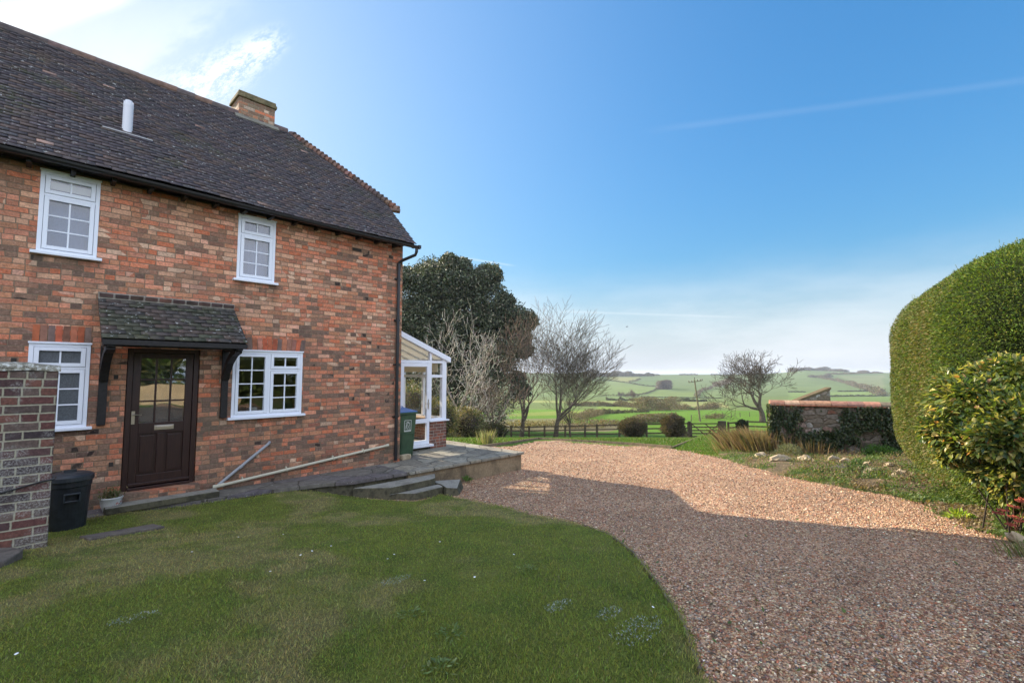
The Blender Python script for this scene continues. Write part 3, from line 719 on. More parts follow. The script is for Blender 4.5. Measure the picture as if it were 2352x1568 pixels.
n = 2600; t_ = rng.uniform(0, 1, n); z_ = np.exp(rng.uniform(math.log(2.4), math.log(16), n)); l_ = rng.uniform(-.3, 1.15, n) * z_; x = z_ * cy_ + l_ * sy_; y = z_ * sy_ - l_ * cy_
ed = np.minimum(edge_dist0(x, y, LEDGE), edge_dist0(x, y, [(7.0, -.55), (7.7, -.12), (8.6, .12), (9.6, .40), (10.3, .8), (10.8, 1.9), (11.7, 3.1), (13.4, 4.5)]))
k = inside(x, y, GRAVEL) & ~inside(x, y, LAWN) & (rng.random(n) < np.exp(-ed / .35) + .03) & ((y < 7.5) | (x > 8.4)); x, y = x[k], y[k]; n = len(x)
V, Fq, c = leaf_mesh(np.stack([x, y, bumpy(x, y) + .012], 1), rng.uniform(.012, .030, n), rng.uniform(.006, .014, n), col=pal(n, [(.20, .12, .06), (.12, .08, .05), (.30, .22, .12), (.10, .15, .04)], [4, 3, 2, 5]), flat=3)
tag(link_mesh('leaf_litter', V, Fq, M['leaf'], None, col=c), 'scattered dead leaves and weed seedlings along the edges of the gravel', 'leaf litter', kind='stuff')
V, Fq, c = blades(60000, 1.8, 9, [(x_ + .13 * dx_, y_ + .05) for (x_, y_) in LEDGE[:11] for dx_ in (1,)] + [(x_ - .05, y_) for (x_, y_) in LEDGE[:11][::-1]], lambda x, y: G(x, y) + .0, .040, .0034, lambda x, y: lawn_col(x, y) * 1.1, excl=lambda x, y: vnoise(x, y, 5, 9) < .42)
tag(link_mesh('grass', V, Fq, M['grass'], col=c), 'ragged grass blades spilling from the lawn edge on to the gravel', 'grass', kind='stuff')
# ---- timber edging of the drive and the lawn boards
def board(name, pts, h, w, label, up=.05, grp=None):
    b = MB()
    for (p, q) in zip(pts[:-1], pts[1:]):
        n = max(1, int(math.dist(p, q) / 2.5))
        for i in range(n):
            a0 = [p[j] + (q[j] - p[j]) * i / n for j in (0, 1)]; a1 = [p[j] + (q[j] - p[j]) * (i + 1) / n for j in (0, 1)]
            b.beam((*a0, float(G(*a0)) + up - h / 2 + random.uniform(-.006, .006)), (*a1, float(G(*a1)) + up - h / 2), w, h)
    return tag(b.build(name, M['timber']), label, 'edging board', grp)
board('edging_board', [(8.25, 11.2), (10.5, 12.45), (13.3, 13.0), (16.35, 14.0), (16.3, 9.4), (16.05, 7.5)], .2, .05, 'low timber board edging the far side of the gravel drive', .10)
board('edging_board', [(16.05, 7.5), (26, 9.78), (37.5, 12.4)], .16, .04, 'long sloping timber board running from the gravel corner to the field gate', .06)
lb = MB()
for (p, q) in zip(LEDGE[4:11][:-1], LEDGE[4:11][1:]):
    for i in range(2):
        a0 = [p[j] + (q[j] - p[j]) * i / 2 + .035 for j in (0, 1)]; a1 = [p[j] + (q[j] - p[j]) * (i + 1) / 2 + .035 for j in (0, 1)]
        lb.beam((*a0, float(G(*a0)) + random.uniform(-.02, 0)), (*a1, float(G(*a1)) - .005), .02, .07)
tag(lb.build('edging_board', M['timber']), 'thin curving board between the lawn and the gravel', 'edging board')
# ================================================================== PATH, TERRACE, STEPS
TZT = -1.88
pt = MB()
pt.prism([(.55, 8.30), (1.6, 8.22), (2.8, 8.10), (3.6, 7.90), (4.05, 7.70), (5.1, 7.64), (5.1, 8.705), (.55, 8.705)], TZT - .065, TZT)
path_o = tag(pt.build('path', M['path'], bevel=.008), kind='structure')
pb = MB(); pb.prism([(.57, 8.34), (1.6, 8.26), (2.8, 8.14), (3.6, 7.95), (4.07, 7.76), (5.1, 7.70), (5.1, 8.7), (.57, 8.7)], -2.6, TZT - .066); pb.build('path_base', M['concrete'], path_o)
tt = thing('terrace', 'raised paved terrace with rendered retaining wall at the house corner', 'terrace', (6.5, 8, -2.4))
a = MB(); a.prism([(5.104, 7.60), (8.32, 7.57), (8.28, 9.2), (8.15, 13), (5.62, 13), (5.62, 8.69), (5.104, 8.69)], -1.94, TZT); a.build('paving', M['terrace'], tt, bevel=.01)
a = MB(); a.prism([(5.13, 7.655), (8.27, 7.625), (8.22, 9.2), (8.1, 12.95), (5.64, 12.95), (5.64, 8.6), (5.13, 8.6)], -2.75, -1.941); a.build('retaining_wall', M['render'], tt)
st = thing('garden_steps', 'two worn stone steps with corner block below the terrace', 'steps', (5, 7.3, -2.3))
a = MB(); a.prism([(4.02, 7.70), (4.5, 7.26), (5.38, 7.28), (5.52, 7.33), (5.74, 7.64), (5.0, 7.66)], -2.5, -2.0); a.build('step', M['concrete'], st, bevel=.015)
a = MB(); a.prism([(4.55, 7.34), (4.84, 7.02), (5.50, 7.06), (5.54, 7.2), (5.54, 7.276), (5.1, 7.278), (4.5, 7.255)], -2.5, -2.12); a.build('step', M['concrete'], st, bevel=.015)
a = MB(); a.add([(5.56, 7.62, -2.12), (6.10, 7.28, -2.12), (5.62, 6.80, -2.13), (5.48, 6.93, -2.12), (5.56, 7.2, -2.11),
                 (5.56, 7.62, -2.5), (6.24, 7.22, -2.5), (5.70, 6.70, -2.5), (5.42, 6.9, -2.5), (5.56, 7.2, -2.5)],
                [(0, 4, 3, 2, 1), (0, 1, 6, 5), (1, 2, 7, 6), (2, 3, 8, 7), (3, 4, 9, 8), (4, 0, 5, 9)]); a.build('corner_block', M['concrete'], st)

# ================================================================== THE COTTAGE
D = 8.7; BX = 8.7 + 5.6; RY = 11.5; RZ = 5.86; EY = 8.38; EZ = 2.79; X0 = -8.0; X1 = 5.6
house = thing('cottage', 'old red brick cottage with a steep dark clay tiled roof', 'house', (0, 11.5, -2.2))
OPEN = [(0.0, .6, 1.60, 2.70), (2.36, 2.96, 1.58, 2.68), (0.0, .6, -.74, .39), (2.36, 3.50, -.74, .37), (1.00, 1.90, -1.70, .36)]
wb = MB()
xs = sorted({X0, X1} | {v for o in OPEN for v in o[:2]}); zs = sorted({-2.6, 2.74} | {v for o in OPEN for v in o[2:]})
for i in range(len(xs) - 1):
    for j in range(len(zs) - 1):
        cx, cz = (xs[i] + xs[i + 1]) / 2, (zs[j] + zs[j + 1]) / 2
        if any(o[0] < cx < o[1] and o[2] < cz < o[3] for o in OPEN): continue
        wb.add([(xs[i], D, zs[j]), (xs[i + 1], D, zs[j]), (xs[i + 1], D, zs[j + 1]), (xs[i], D, zs[j + 1])], [(0, 1, 2, 3)])
for o in OPEN:
    x0, x1, z0, z1 = o; y0, y1 = D, D + .24
    wb.add([(x0, y0, z0), (x0, y1, z0), (x0, y1, z1), (x0, y0, z1)], [(0, 1, 2, 3)]); wb.add([(x1, y0, z0), (x1, y1, z0), (x1, y1, z1), (x1, y0, z1)], [(3, 2, 1, 0)])
    wb.add([(x0, y0, z0), (x1, y0, z0), (x1, y1, z0), (x0, y1, z0)], [(0, 1, 2, 3)]); wb.add([(x0, y0, z1), (x1, y0, z1), (x1, y1, z1), (x0, y1, z1)], [(3, 2, 1, 0)])
for X, rev in ((X1, 0), (X0, 1)):       # gables
    yb = 2 * RY - D
    pl = [(X, D, -2.6), (X, yb, -2.6), (X, yb, 2.95), (X, 2 * RY - 9.58, 3.9), (X, 9.58, 3.9), (X, D, 2.95)]
    wb.add(pl, [tuple(range(6))[::-1] if rev else tuple(range(6))])
wb.add([(X0, yb, -2.6), (X1, yb, -2.6), (X1, yb, 2.95), (X0, yb, 2.95)], [(3, 2, 1, 0)])
wall = wb.build('wall', M['house_brick'], house)
ib = MB()          # rooms behind the glass: inner skin, floors, cross walls
ib.box(X0 + .1, X1 - .25, 12.2, 12.3, -2.5, 3.0); ib.box(X0 + .1, X1 - .25, D + .25, 12.3, .62, .80); ib.box(X0 + .1, X1 - .25, D + .25, 12.3, -2.3, -1.72)
ib.box(X0 + .1, X1 - .25, D + .25, 12.3, 2.80, 2.86)
for xx in (.82, 2.1, 5.2, -1.2): ib.box(xx, xx + .1, D + .25, 12.2, -2.2, 2.78)
ib.build('room', M['room'], house)
# arches of upright bricks over the two lower windows
def soldier(x0, x1, z0, h, skew):
    b = MB(); n = int(round((x1 - x0) / .076)); w_ = (x1 - x0) / n
    for i in range(n):
        k = pal(1, [(.42, .15, .08), (.45, .12, .06), (.30, .14, .10), (.20, .13, .11), (.50, .22, .15)], [4, 3, 2, 1, 2], .1)[0]
        b.cc = tuple(k); c = x0 + (i + .5) * w_; t = (c - (x0 + x1) / 2) * skew
        hw = w_ / 2 - .004
        b.add([(c - hw, D - .006, z0), (c + hw, D - .006, z0), (c + hw + t, D - .006, z0 + h), (c - hw + t, D - .006, z0 + h),
               (c - hw, D + .02, z0), (c + hw, D + .02, z0), (c + hw + t, D + .02, z0 + h), (c - hw + t, D + .02, z0 + h)], [(0, 1, 2, 3), (4, 0, 3, 7), (1, 5, 6, 2), (3, 2, 6, 7), (4, 5, 1, 0)])
    b.build('brick_arch', M['plain_attr'], house)
soldier(0.02, .60, .405, .225, .0); soldier(2.42, 3.52, .385, .215, .06)

# ---- windows
def window(x0, x1, z0, z1, cols, topcols=None, wmat='net', gl='glass'):
    fr = MB(); yo = D - .012; yi = D + .055; T = .045
    fr.box(x0, x0 + T, yo, yi, z0, z1); fr.box(x1 - T, x1, yo, yi, z0, z1); fr.box(x0 + T, x1 - T, yo, yi, z1 - T, z1); fr.box(x0 + T, x1 - T, yo, yi, z0, z0 + T)
    fr.box(x0 - .01, x1 + .01, yo - .02, yo, z1 - .004, z1 + .022)
    root = fr.build('window', M['white'], house, bevel=.003)
    sash = MB(); panes = MB(); bars = MB()
    def casement(a0, a1, b0, b1, nx, nz, S=.048, off=.004):
        a0 += off; a1 -= off; b0 += off; b1 -= off; y0 = yo - .010; y1 = yi - .012
        sash.box(a0, a0 + S, y0, y1, b0, b1); sash.box(a1 - S, a1, y0, y1, b0, b1)
        sash.box(a0 + S, a1 - S, y0, y1, b1 - S, b1); sash.box(a0 + S, a1 - S, y0, y1, b0, b0 + S)
        g0, g1, h0, h1 = a0 + S, a1 - S, b0 + S, b1 - S; yg = D + .018
        for i in range(nx):
            for j in range(nz):
                pa, pb = g0 + (g1 - g0) * i / nx, g0 + (g1 - g0) * (i + 1) / nx; qa, qb = h0 + (h1 - h0) * j / nz, h0 + (h1 - h0) * (j + 1) / nz
                t1, t2 = random.uniform(-.0012, .0012), random.uniform(-.0012, .0012)
                panes.add([(pa, yg + t1, qa), (pb, yg - t1, qa), (pb, yg - t1 + t2, qb), (pa, yg + t1 + t2, qb)], [(0, 1, 2, 3)])
        for i in range(1, nx): c = g0 + (g1 - g0) * i / nx; bars.box(c - .009, c + .009, yg - .016, yg + .012, h0, h1)
        for j in range(1, nz): c = h0 + (h1 - h0) * j / nz; bars.box(g0, g1, yg - .014, yg + .010, c - .009, c + .009)
    i0, i1, k0, k1 = x0 + T, x1 - T, z0 + T, z1 - T
    tr = k1 - (k1 - k0) * .27
    if cols == 'double':
        mid = (x0 + x1) / 2
        fr2 = MB(); fr2.box(mid - .02, mid + .02, yo + .001, yi - .001, k0, k1); fr2.build('mullion', M['white'], root)
        casement(i0, mid - .02, k0, k1, 2, 4); casement(mid + .02, i1, tr + .015, k1, 2, 1); casement(mid + .02, i1, k0, tr - .015, 2, 3)
        tb = MB(); tb.box(mid + .02, i1, yo + .002, yi - .002, tr - .015, tr + .015); tb.build('transom', M['white'], root)
    else:
        casement(i0, i1, tr + .015, k1, 2, 1); casement(i0, i1, k0, tr - .015, 2, 3)
        tb = MB(); tb.box(i0, i1, yo + .002, yi - .002, tr - .015, tr + .015); tb.build('transom', M['white'], root)
    sash.build('sash', M['white'], root, bevel=.003); bars.build('glazing_bar', M['white'], root); panes.build('pane', M[gl], root)
    sl_ = MB(); sl_.box(x0 - .055, x1 + .055, D - .075, D + .02, z0 - .035, z0 + .006); sl_.build('sill', M['white'], root, bevel=.006)
    if wmat:
        cu = MB(); n = 40
        vs = []
        for i in range(n + 1):
            x = x0 + .03 + (x1 - x0 - .06) * i / n; yy = D + .13 + .004 * math.sin(i * .9)
            vs += [(x, yy, z0 + .02), (x, yy, z1 - .02)]
        cu.add(vs, [(2 * i, 2 * i + 2, 2 * i + 3, 2 * i + 1) for i in range(n)]); cu.build('curtain', M[wmat], root, smooth=True)
    return root
w1 = window(0, .6, 1.60, 2.70, 'single', wmat='net'); w1['label'] = 'upper window on the left'
w2 = window(2.36, 2.96, 1.58, 2.68, 'single', wmat='net'); w2['label'] = 'upper window above the kitchen'
M['obscure'] = simple('obscured_glass', (.085, .095, .105), .45, .4, nscale=70, namt=.25)
w3 = window(0, .6, -.74, .39, 'single', wmat='frost', gl='obscure'); w3['label'] = 'frosted lower window left of the door'
w4 = window(2.36, 3.50, -.74, .37, 'double', wmat=None); w4['label'] = 'wide kitchen window right of the door'
b = MB(); b.box(.06, .54, D + .10, D + .115, .30, .38); b.build('blind', M['blind'], w3)
b = MB(); b.box(.06, .54, D + .10, D + .115, 2.50, 2.60); b.build('blind', M['blind'], w1)
b = MB(); b.box(2.42, 3.44, D + .10, D + .115, .24, .33)
for i in range(26): b.obox((2.43 + i * .04, D + .107, .24), (.02, 0, 0), (0, .007, 0), (0, 0, .012))
b.build('blind', simple('scalloped_pelmet', (.36, .37, .30), .9, .1, nscale=40, namt=.3), w4)
# kitchen things seen through the pane: worktop, tap, white boxes
b = MB(); b.box(2.3, 3.6, D + .26, D + .85, -.84, -.79); b.build('worktop', M['dark'], w4)
b = MB(); b.tube([(3.03, D + .36, -.79), (3.03, D + .36, -.56), (3.03, D + .40, -.52), (3.03, D + .48, -.53), (3.03, D + .50, -.58)], .012, 8); b.tube([(2.98, D + .36, -.66), (3.08, D + .36, -.66)], .014, 8)
b.tube([(3.34, D + .36, -.79), (3.34, D + .36, -.62)], .014, 8); b.tube([(3.27, D + .36, -.70), (3.41, D + .36, -.70)], .010, 8); b.build('tap', M['chrome'], w4, smooth=True)
b = MB(); b.box(2.78, 2.92, D + .5, D + .6, -.79, -.62); b.box(3.12, 3.24, D + .45, D + .55, -.79, -.66); b.build('canister', M['blind'], w4)

# ---- front door
dx0, dx1, dz0, dz1 = 1.01, 1.89, -1.70, .36
b = MB(); fy0, fy1 = D + .02, D + .12; T = .065
b.box(dx0, dx0 + T, fy0, fy1, dz0, dz1); b.box(dx1 - T, dx1, fy0, fy1, dz0, dz1); b.box(dx0 + T, dx1 - T, fy0, fy1, dz1 - T, dz1); b.box(dx0 + T, dx1 - T, fy0 - .05, fy1, dz0, dz0 + .04)
door = b.build('door', M['mahogany'], house, bevel=.004); door['label'] = 'dark mahogany front door with nine panes'
lx0, lx1, lz0, lz1 = dx0 + T + .003, dx1 - T - .003, dz0 + .045, dz1 - T - .003; y0, y1 = D + .045, D + .09
b = MB(); S = .095; gz0, gz1 = -.74, lz1 - S * .8; mid = (lx0 + lx1) / 2
b.box(lx0, lx0 + S, y0, y1, lz0, lz1); b.box(lx1 - S, lx1, y0, y1, lz0, lz1); b.box(lx0 + S, lx1 - S, y0, y1, gz1, lz1)
b.box(lx0 + S, lx1 - S, y0, y1, -.90, gz0); b.box(lx0 + S, lx1 - S, y0, y1, lz0, lz0 + .16); b.box(mid - .05, mid + .05, y0, y1, lz0 + .16, -.90)
b.box(lx0 + S, lx1 - S, y0 + .022, y1 - .004, lz0 + .16, -.90)
for (a0, a1) in ((lx0 + S + .03, mid - .08), (mid + .08, lx1 - S - .03)):
    b.obox(((a0 + a1) / 2, y0 + .017, (lz0 + .16 - .90) / 2), ((a1 - a0) / 2, 0, 0), (0, .012, 0), (0, 0, (-.90 - lz0 - .16) / 2 - .03))
for i in range(1, 3):
    c = lx0 + S + (lx1 - lx0 - 2 * S) * i / 3; b.box(c - .012, c + .012, y0 + .004, y1 - .004, gz0, gz1)
    c = gz0 + (gz1 - gz0) * i / 3; b.box(lx0 + S, lx1 - S, y0 + .006, y1 - .006, c - .012, c + .012)
b.box(lx0, lx1, y0 - .035, y0, lz0 + .01, lz0 + .05)
b.build('door_leaf', M['mahogany'], door, bevel=.005)
b = MB(); b.box(lx0 + S, lx1 - S, y0 + .02, y0 + .026, gz0, gz1); b.build('pane', M['glass'], door)
b = MB(); b.box(1.1, 1.8, D + .5, D + .51, -1.7, .3); b.build('inner_curtain', M['frost'], door)
b = MB(); b.box(1.36, 1.60, y0 - .012, y0 + .002, -.855, -.785); b.box(1.385, 1.575, y0 - .018, y0 - .012, -.84, -.80); b.build('letter_plate', M['chrome'], door, bevel=.003)
b = MB(); b.box(1.085, 1.125, y0 - .012, y0, -.75, -.56); b.tube([(1.105, y0 - .01, -.61), (1.105, y0 - .05, -.61), (1.20, y0 - .055, -.615)], .009, 8); b.build('handle', M['chrome'], door, smooth=False)
b = MB(); b.box(.98, 1.92, 8.46, 8.695, -1.80, -1.70); b.build('brick_threshold', M['house_brick'], house)
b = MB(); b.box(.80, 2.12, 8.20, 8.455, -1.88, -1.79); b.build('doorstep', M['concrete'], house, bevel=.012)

# ---- tiled surfaces laid tile by tile
TILE_PAL = [(.086, .070, .076), (.078, .064, .070), (.092, .072, .074), (.096, .072, .068), (.074, .063, .070), (.112, .080, .070), (.088, .078, .082)]
def tiles(o, u, s, n, ulen, slen, ok, gauge=.10, tw=.165, th=.013, palette=TILE_PAL, special=.006):
    o, u, s, n = [np.array(v, float) for v in (o, u, s, n)]
    Vs = []; Cs = []
    for k in range(int(slen / gauge)):
        off = .5 * tw * (k % 2); m = int(ulen / tw) + 2
        for j in range(-1, m):
            a = j * tw + off; sc_ = (k + .5) * gauge; lo, hi = a, a + tw - .002
            lo2, hi2 = max(lo, ok(sc_)[0]), min(hi, ok(sc_)[1])
            if hi2 - lo2 < .02: continue
            b0 = k * gauge + rng.normal(0, .0035); b1 = b0 + gauge * 1.5; li = .023 + abs(rng.normal(0, .004)); tlt = rng.normal(0, .0012)
            P = []
            for (aa, bb, nn) in ((lo2, b0, li + tlt), (hi2, b0, li - tlt), (hi2, b1, .004), (lo2, b1, .004)): P.append(o + u * aa + s * bb + n * nn)
            q = [p - n * th for p in P]
            Vs += P + q
            c = pal(1, palette, None, .05)[0]
            if rng.random() < special: c = np.array((.42, .27, .22)) * rng.uniform(.5, 1)
            Cs += [c] * 8
    nT = len(Vs) // 8; fq = np.array([(0, 1, 2, 3), (4, 5, 1, 0), (5, 6, 2, 1), (3, 7, 4, 0), (7, 6, 5, 4)])
    return np.array(Vs), (fq[None] + (np.arange(nT) * 8)[:, None, None]).reshape(-1, 4), np.array(Cs)
SL = Vector((0, RY - EY, RZ - EZ)); SLN = SL.length; sv = SL.normalized(); nv = Vector((0, -sv.z, sv.y))
VX = 5.73
def ok_main(s):
    y = EY + sv.y * s
    return (0, (VX if y < 9.58 else VX - (y - 9.58) / (RY - 9.58) * (VX - 4.12)) + 7.9)
sag = lambda V: V + np.stack([0 * V[:, 0], 0 * V[:, 0], -.025 * np.sin((V[:, 0] + 8) * .62) - .012 * np.sin(V[:, 0] * 1.7 + V[:, 1])], 1)
V, Fc, c = tiles((-7.9, EY, EZ), (1, 0, 0), sv, nv, 14, SLN, ok_main, gauge=.098)
V = sag(V)
roof = link_mesh('roof', V, Fc, M['tile'], house, col=c)
b = MB(); e = .02       # decks under the tiles
def P_(x, y): return (x, y, EZ + (y - EY) * sv.z / sv.y - .045)
yb2 = 2 * RY
b.add([P_(-7.9, EY + .02), P_(VX - .02, EY + .02), P_(VX - .02, 9.58), P_(4.1, RY), P_(-7.9, RY)], [(0, 1, 2, 3, 4), (4, 3, 2, 1, 0)])
b.add([(x, yb2 - y, z) for x, y, z in (P_(-7.9, EY), P_(VX, EY), P_(VX, 9.58), P_(4.12, RY), P_(-7.9, RY))], [(4, 3, 2, 1, 0)])
b.add([(VX + .1, 9.5, 3.82), (VX + .1, yb2 - 9.5, 3.82), (4.10, RY, RZ - .02)], [(0, 1, 2)])
b.build('roof_deck', M['bark_dark'], roof)
su = Vector((4.12 - VX, 0, 0)); hs = Vector((4.12 - 5.86, 0, RZ - 3.86)).normalized(); hn = Vector((hs.z, 0, -hs.x))
V, Fc, c = tiles((5.88, 9.45, 3.84), (0, 1, 0), hs, hn, 4.1, 2.55, lambda s: (s * .80, 4.1 - s * .80)); link_mesh('half_hip', V, Fc, M['tile'], roof, col=c)
b = MB()               # ridge tiles: overlapping half rounds
x = -7.9
while x < 4.0:
    b.cc = tuple(pal(1, [(.15, .10, .085), (.13, .09, .08), (.18, .11, .085), (.11, .085, .08)], None, .12)[0]); j = random.uniform(-.006, .006)
    zz = RZ - .03 + j - .025 * math.sin((x + 8) * .62)
    b.tube([(x, RY, zz), (x + .33, RY, zz + .006)], [.105, .10], 12); x += .315
b.build('ridge_tile', M['plain_attr'], roof)
b = MB()               # bonnet tiles stepping down the hip
h0 = Vector((4.12, RY, RZ)); h1 = Vector((5.90, 9.50, 3.92)); n = 27
for side in (0, 1):
    hh1 = h1 if side == 0 else Vector((h1.x, yb2 - h1.y, h1.z)); ax = (hh1 - h0).normalized()
    for i in range(n):
        p = h0.lerp(hh1, (i + .3) / n); b.cc = tuple(pal(1, [(.21, .12, .09), (.17, .10, .08), (.26, .13, .09), (.13, .09, .08)], None, .12)[0])
        q = p + ax * .155 + Vector((0, 0, .035)); b.tube([p + Vector((0, 0, -.03)), q + Vector((0, 0, -.035))], [.055, .095], 10)
b.build('hip_tile', M['plain_attr'], roof)
b = MB(); b.cc = (.16, .11, .09)
b.beam((5.66, 9.60, 3.86), (5.98, 9.44, 3.84), .16, .05); b.build('hip_end', M['plain_attr'], roof)
b = MB(); b.beam((VX - .05, EY + .03, EZ - .07), (VX - .05, 9.6, EZ - .07 + (9.57 - EY) * sv.z / sv.y), .06, .07); b.build('verge_board', M['black_wood'], roof)
# gutter, rafter ends, downpipe
b = MB(); vs = []; gx = list(np.arange(-7.9, 5.86, .45)) + [5.80]
for x in gx:
    for k in range(7): t = math.pi + math.pi * k / 6; vs.append((x, EY - .03 + .058 * math.cos(t), EZ - .035 + .058 * math.sin(t) - .02 * math.sin((x + 8) * .62)))
b.add(vs, [(i * 7 + k, i * 7 + k + 1, (i + 1) * 7 + k + 1, (i + 1) * 7 + k) for i in range(len(gx) - 1) for k in range(6)])
b.box(5.74, 5.80, EY - .088, EY + .028, EZ - .10, EZ - .03)
g = b.build('gutter', M['black'], house); sm = g.modifiers.new('thick', 'SOLIDIFY'); sm.thickness = .006
x = -7.7
while x < 5.6:
    b = MB(); b.box(x, x + .05, EY + .06, D, EZ - .10, EZ - .015); b.build('rafter_end', M['black_wood'], house); x += .42
b = MB(); b.box(-7.9, X1, EY + .04, D, EZ - .014, EZ - .005); b.build('soffit', M['black_wood'], house)
b = MB(); b.tube([(5.72, EY - .03, EZ - .08), (5.72, EY - .03, EZ - .17), (5.71, EY, EZ - .24), (5.52, D - .12, EZ - .36), (5.47, D - .055, EZ - .42), (5.47, D - .055, EZ - .55), (5.47, D - .055, -1.84)], .034, 12)
for zc in (2.0, 1.1, .15, -.95): b.tube([(5.47, D - .055, zc), (5.47, D - .055, zc + .05)], .041, 12); b.box(5.40, 5.54, D - .05, D, zc + .01, zc + .04)
b.build('downpipe', M['black'], house, smooth=False)
# chimney and flue
b = MB(); b.box(3.01, 3.77, 11.40, 12.0, 5.3, 6.22); ch = b.build('chimney', M['orange_brick'], roof)
b = MB(); b.box(2.97, 3.81, 11.36, 12.04, 6.22, 6.30); b.box(2.99, 3.79, 11.38, 12.02, 6.30, 6.37); b.build('chimney_cap', stained('mossy_cement', (.20, .16, .09), (.09, .085, .045), 6), ch, bevel=.02)
b = MB(); b.prism([(2.93, 11.30), (3.85, 11.30), (3.85, 11.42), (2.93, 11.42)], lambda x, y: 5.60, lambda x, y: 5.70 if y < 11.35 else 5.84); b.build('flashing', M['concrete'], ch)
b = MB(); b.tube([(.925, 9.45, 3.78), (.925, 9.45, 4.26)], .066, 20); b.tube([(.925, 9.45, 4.26), (.925, 9.45, 4.30), (.925, 9.45, 4.37)], [.068, .066, .045], 20)
for k in range(10): t = k * .628; b.box(.925 + .058 * math.cos(t) - .006, .925 + .058 * math.cos(t) + .006, 9.45 + .058 * math.sin(t) - .006, 9.45 + .058 * math.sin(t) + .006, 4.26, 4.35)
fl = b.build('flue_pipe', simple('grey_flue', (.66, .66, .70), .5), roof, smooth=False)
b = MB(); b.beam((.62, 9.36, EZ + (9.36 - EY) * .984 + .035), (1.24, 9.36, EZ + (9.36 - EY) * .984 + .035), .05, .012); b.build('flue_flashing', simple('lead_sheet', (.5, .5, .5), .5), fl)

# ---- porch canopy
b = MB(); px0, px1, py, pz, wz = .64, 2.34, 7.90, .44, 1.06
s2 = Vector((0, D - py, wz - pz)); s2n = s2.length; s2.normalize(); n2 = Vector((0, -s2.z, s2.y))
V, Fc, c = tiles((px0, py, pz), (1, 0, 0), s2, n2, px1 - px0, s2n, lambda s: (0, px1 - px0), gauge=.098, palette=[(.075, .062, .055), (.062, .055, .05), (.085, .062, .052), (.058, .058, .04), (.07, .068, .045)], special=.015)
porch = link_mesh('porch_canopy', V, Fc, M['tile'], house, col=c)
b = MB(); b.add([(px0 + .01, py + .01, pz - .012), (px1 - .01, py + .01, pz - .012), (px1 - .01, D, wz - .02), (px0 + .01, D, wz - .02), (px0 + .01, py + .01, pz - .035), (px1 - .01, py + .01, pz - .035), (px1 - .01, D, wz - .05), (px0 + .01, D, wz - .05)],
              [(0, 1, 2, 3), (7, 6, 5, 4), (0, 3, 7, 4), (1, 5, 6, 2), (0, 4, 5, 1)]); b.build('canopy_deck', M['black_wood'], porch)
b = MB(); b.box(px0 + .01, px1 + .0, py + .0, py + .03, pz - .075, pz - .005)
for xx in (px0 + .005, px1 - .035): b.beam((xx + .015, py + .03, pz - .03), (xx + .015, D, wz - .035), .03, .055)
b.box(px0 + .03, px1 - .03, py + .10, py + .18, pz - .09, pz - .04)
b.build('fascia', M['black_wood'], porch, bevel=.003)
b = MB(); b.cc = (.30, .27, .23); b.box(px0, px1 - .0, D - .05, D - .001, wz - .015, wz + .075)
for i in range(10):
    b.cc = tuple(pal(1, [(.13, .08, .07), (.20, .10, .08), (.10, .07, .065)], None, .1)[0]); xx = px0 + .01 + i * .17
    b.obox((xx + .075, D - .055, wz + .035), (.072, 0, 0), (0, .02, .004), (0, -.01, .024))
b.build('tile_fillet', M['plain_attr'], porch)
for i, xx in enumerate((.70, 2.20)):
    b = MB(); b.box(xx, xx + .095, D - .055, D - .001, -.73, pz - .06)
    arc = [(xx + .045, D - .06, -.10), (xx + .045, D - .13, .02), (xx + .045, D - .28, .18), (xx + .045, D - .50, .30), (xx + .045, py + .12, pz - .10)]
    for p, q in zip(arc[:-1], arc[1:]): b.beam(p, tuple(Vector(q) + (Vector(q) - Vector(p)).normalized() * .02), .085, .10, (1, 0, 0.001))
    b.box(xx + .01, xx + .085, py + .03, D - .05, pz - .10, pz - .04)
    b.build('bracket', M['black_wood'], porch, bevel=.004)
# ---- waste pipes on the wall
b = MB(); yy = D - .04; b.tube([(2.98, yy + .045, -1.20), (2.95, yy, -1.22), (2.12, yy - .02, -1.86)], .024, 10); b.tube([(2.55, yy - .01, -1.535), (2.51, yy - .01, -1.565)], .029, 10)
b.build('waste_pipe', simple('grey_plastic', (.30, .31, .33), .5), house)
b = MB(); b.tube([(5.30, yy + .03, -1.50), (5.25, yy, -1.51), (2.26, yy - .03, -1.80), (2.17, yy - .03, -1.81), (2.14, yy - .03, -1.90)], .024, 10)
b.tube([(2.29, yy - .03, -1.795), (2.13, yy - .03, -1.81)], .031, 10); b.tube([(5.30, yy, -1.504), (5.24, yy, -1.51)], .029, 10)
for xx in (2.55, 3.25, 4.1, 4.72): zc = -1.51 - (5.25 - xx) * .097; b.tube([(xx, yy - .02, zc), (xx + .025, yy - .02, zc)], .030, 10); b.box(xx, xx + .02, yy, D, zc - .01, zc + .05)
b.build('waste_pipe', simple('cream_plastic', (.50, .47, .36), .5), house)
# air bricks and vents in the wall
for (xx, zz) in ((.20 - .35, .13), (.86, -.09), (.86, -1.32), (4.42, 2.46)):
    b = MB(); b.box(xx, xx + (.2 if zz > 2 else .05), D - .004, D + .01, zz, zz + .06); b.build('air_vent', M['dark'], house)
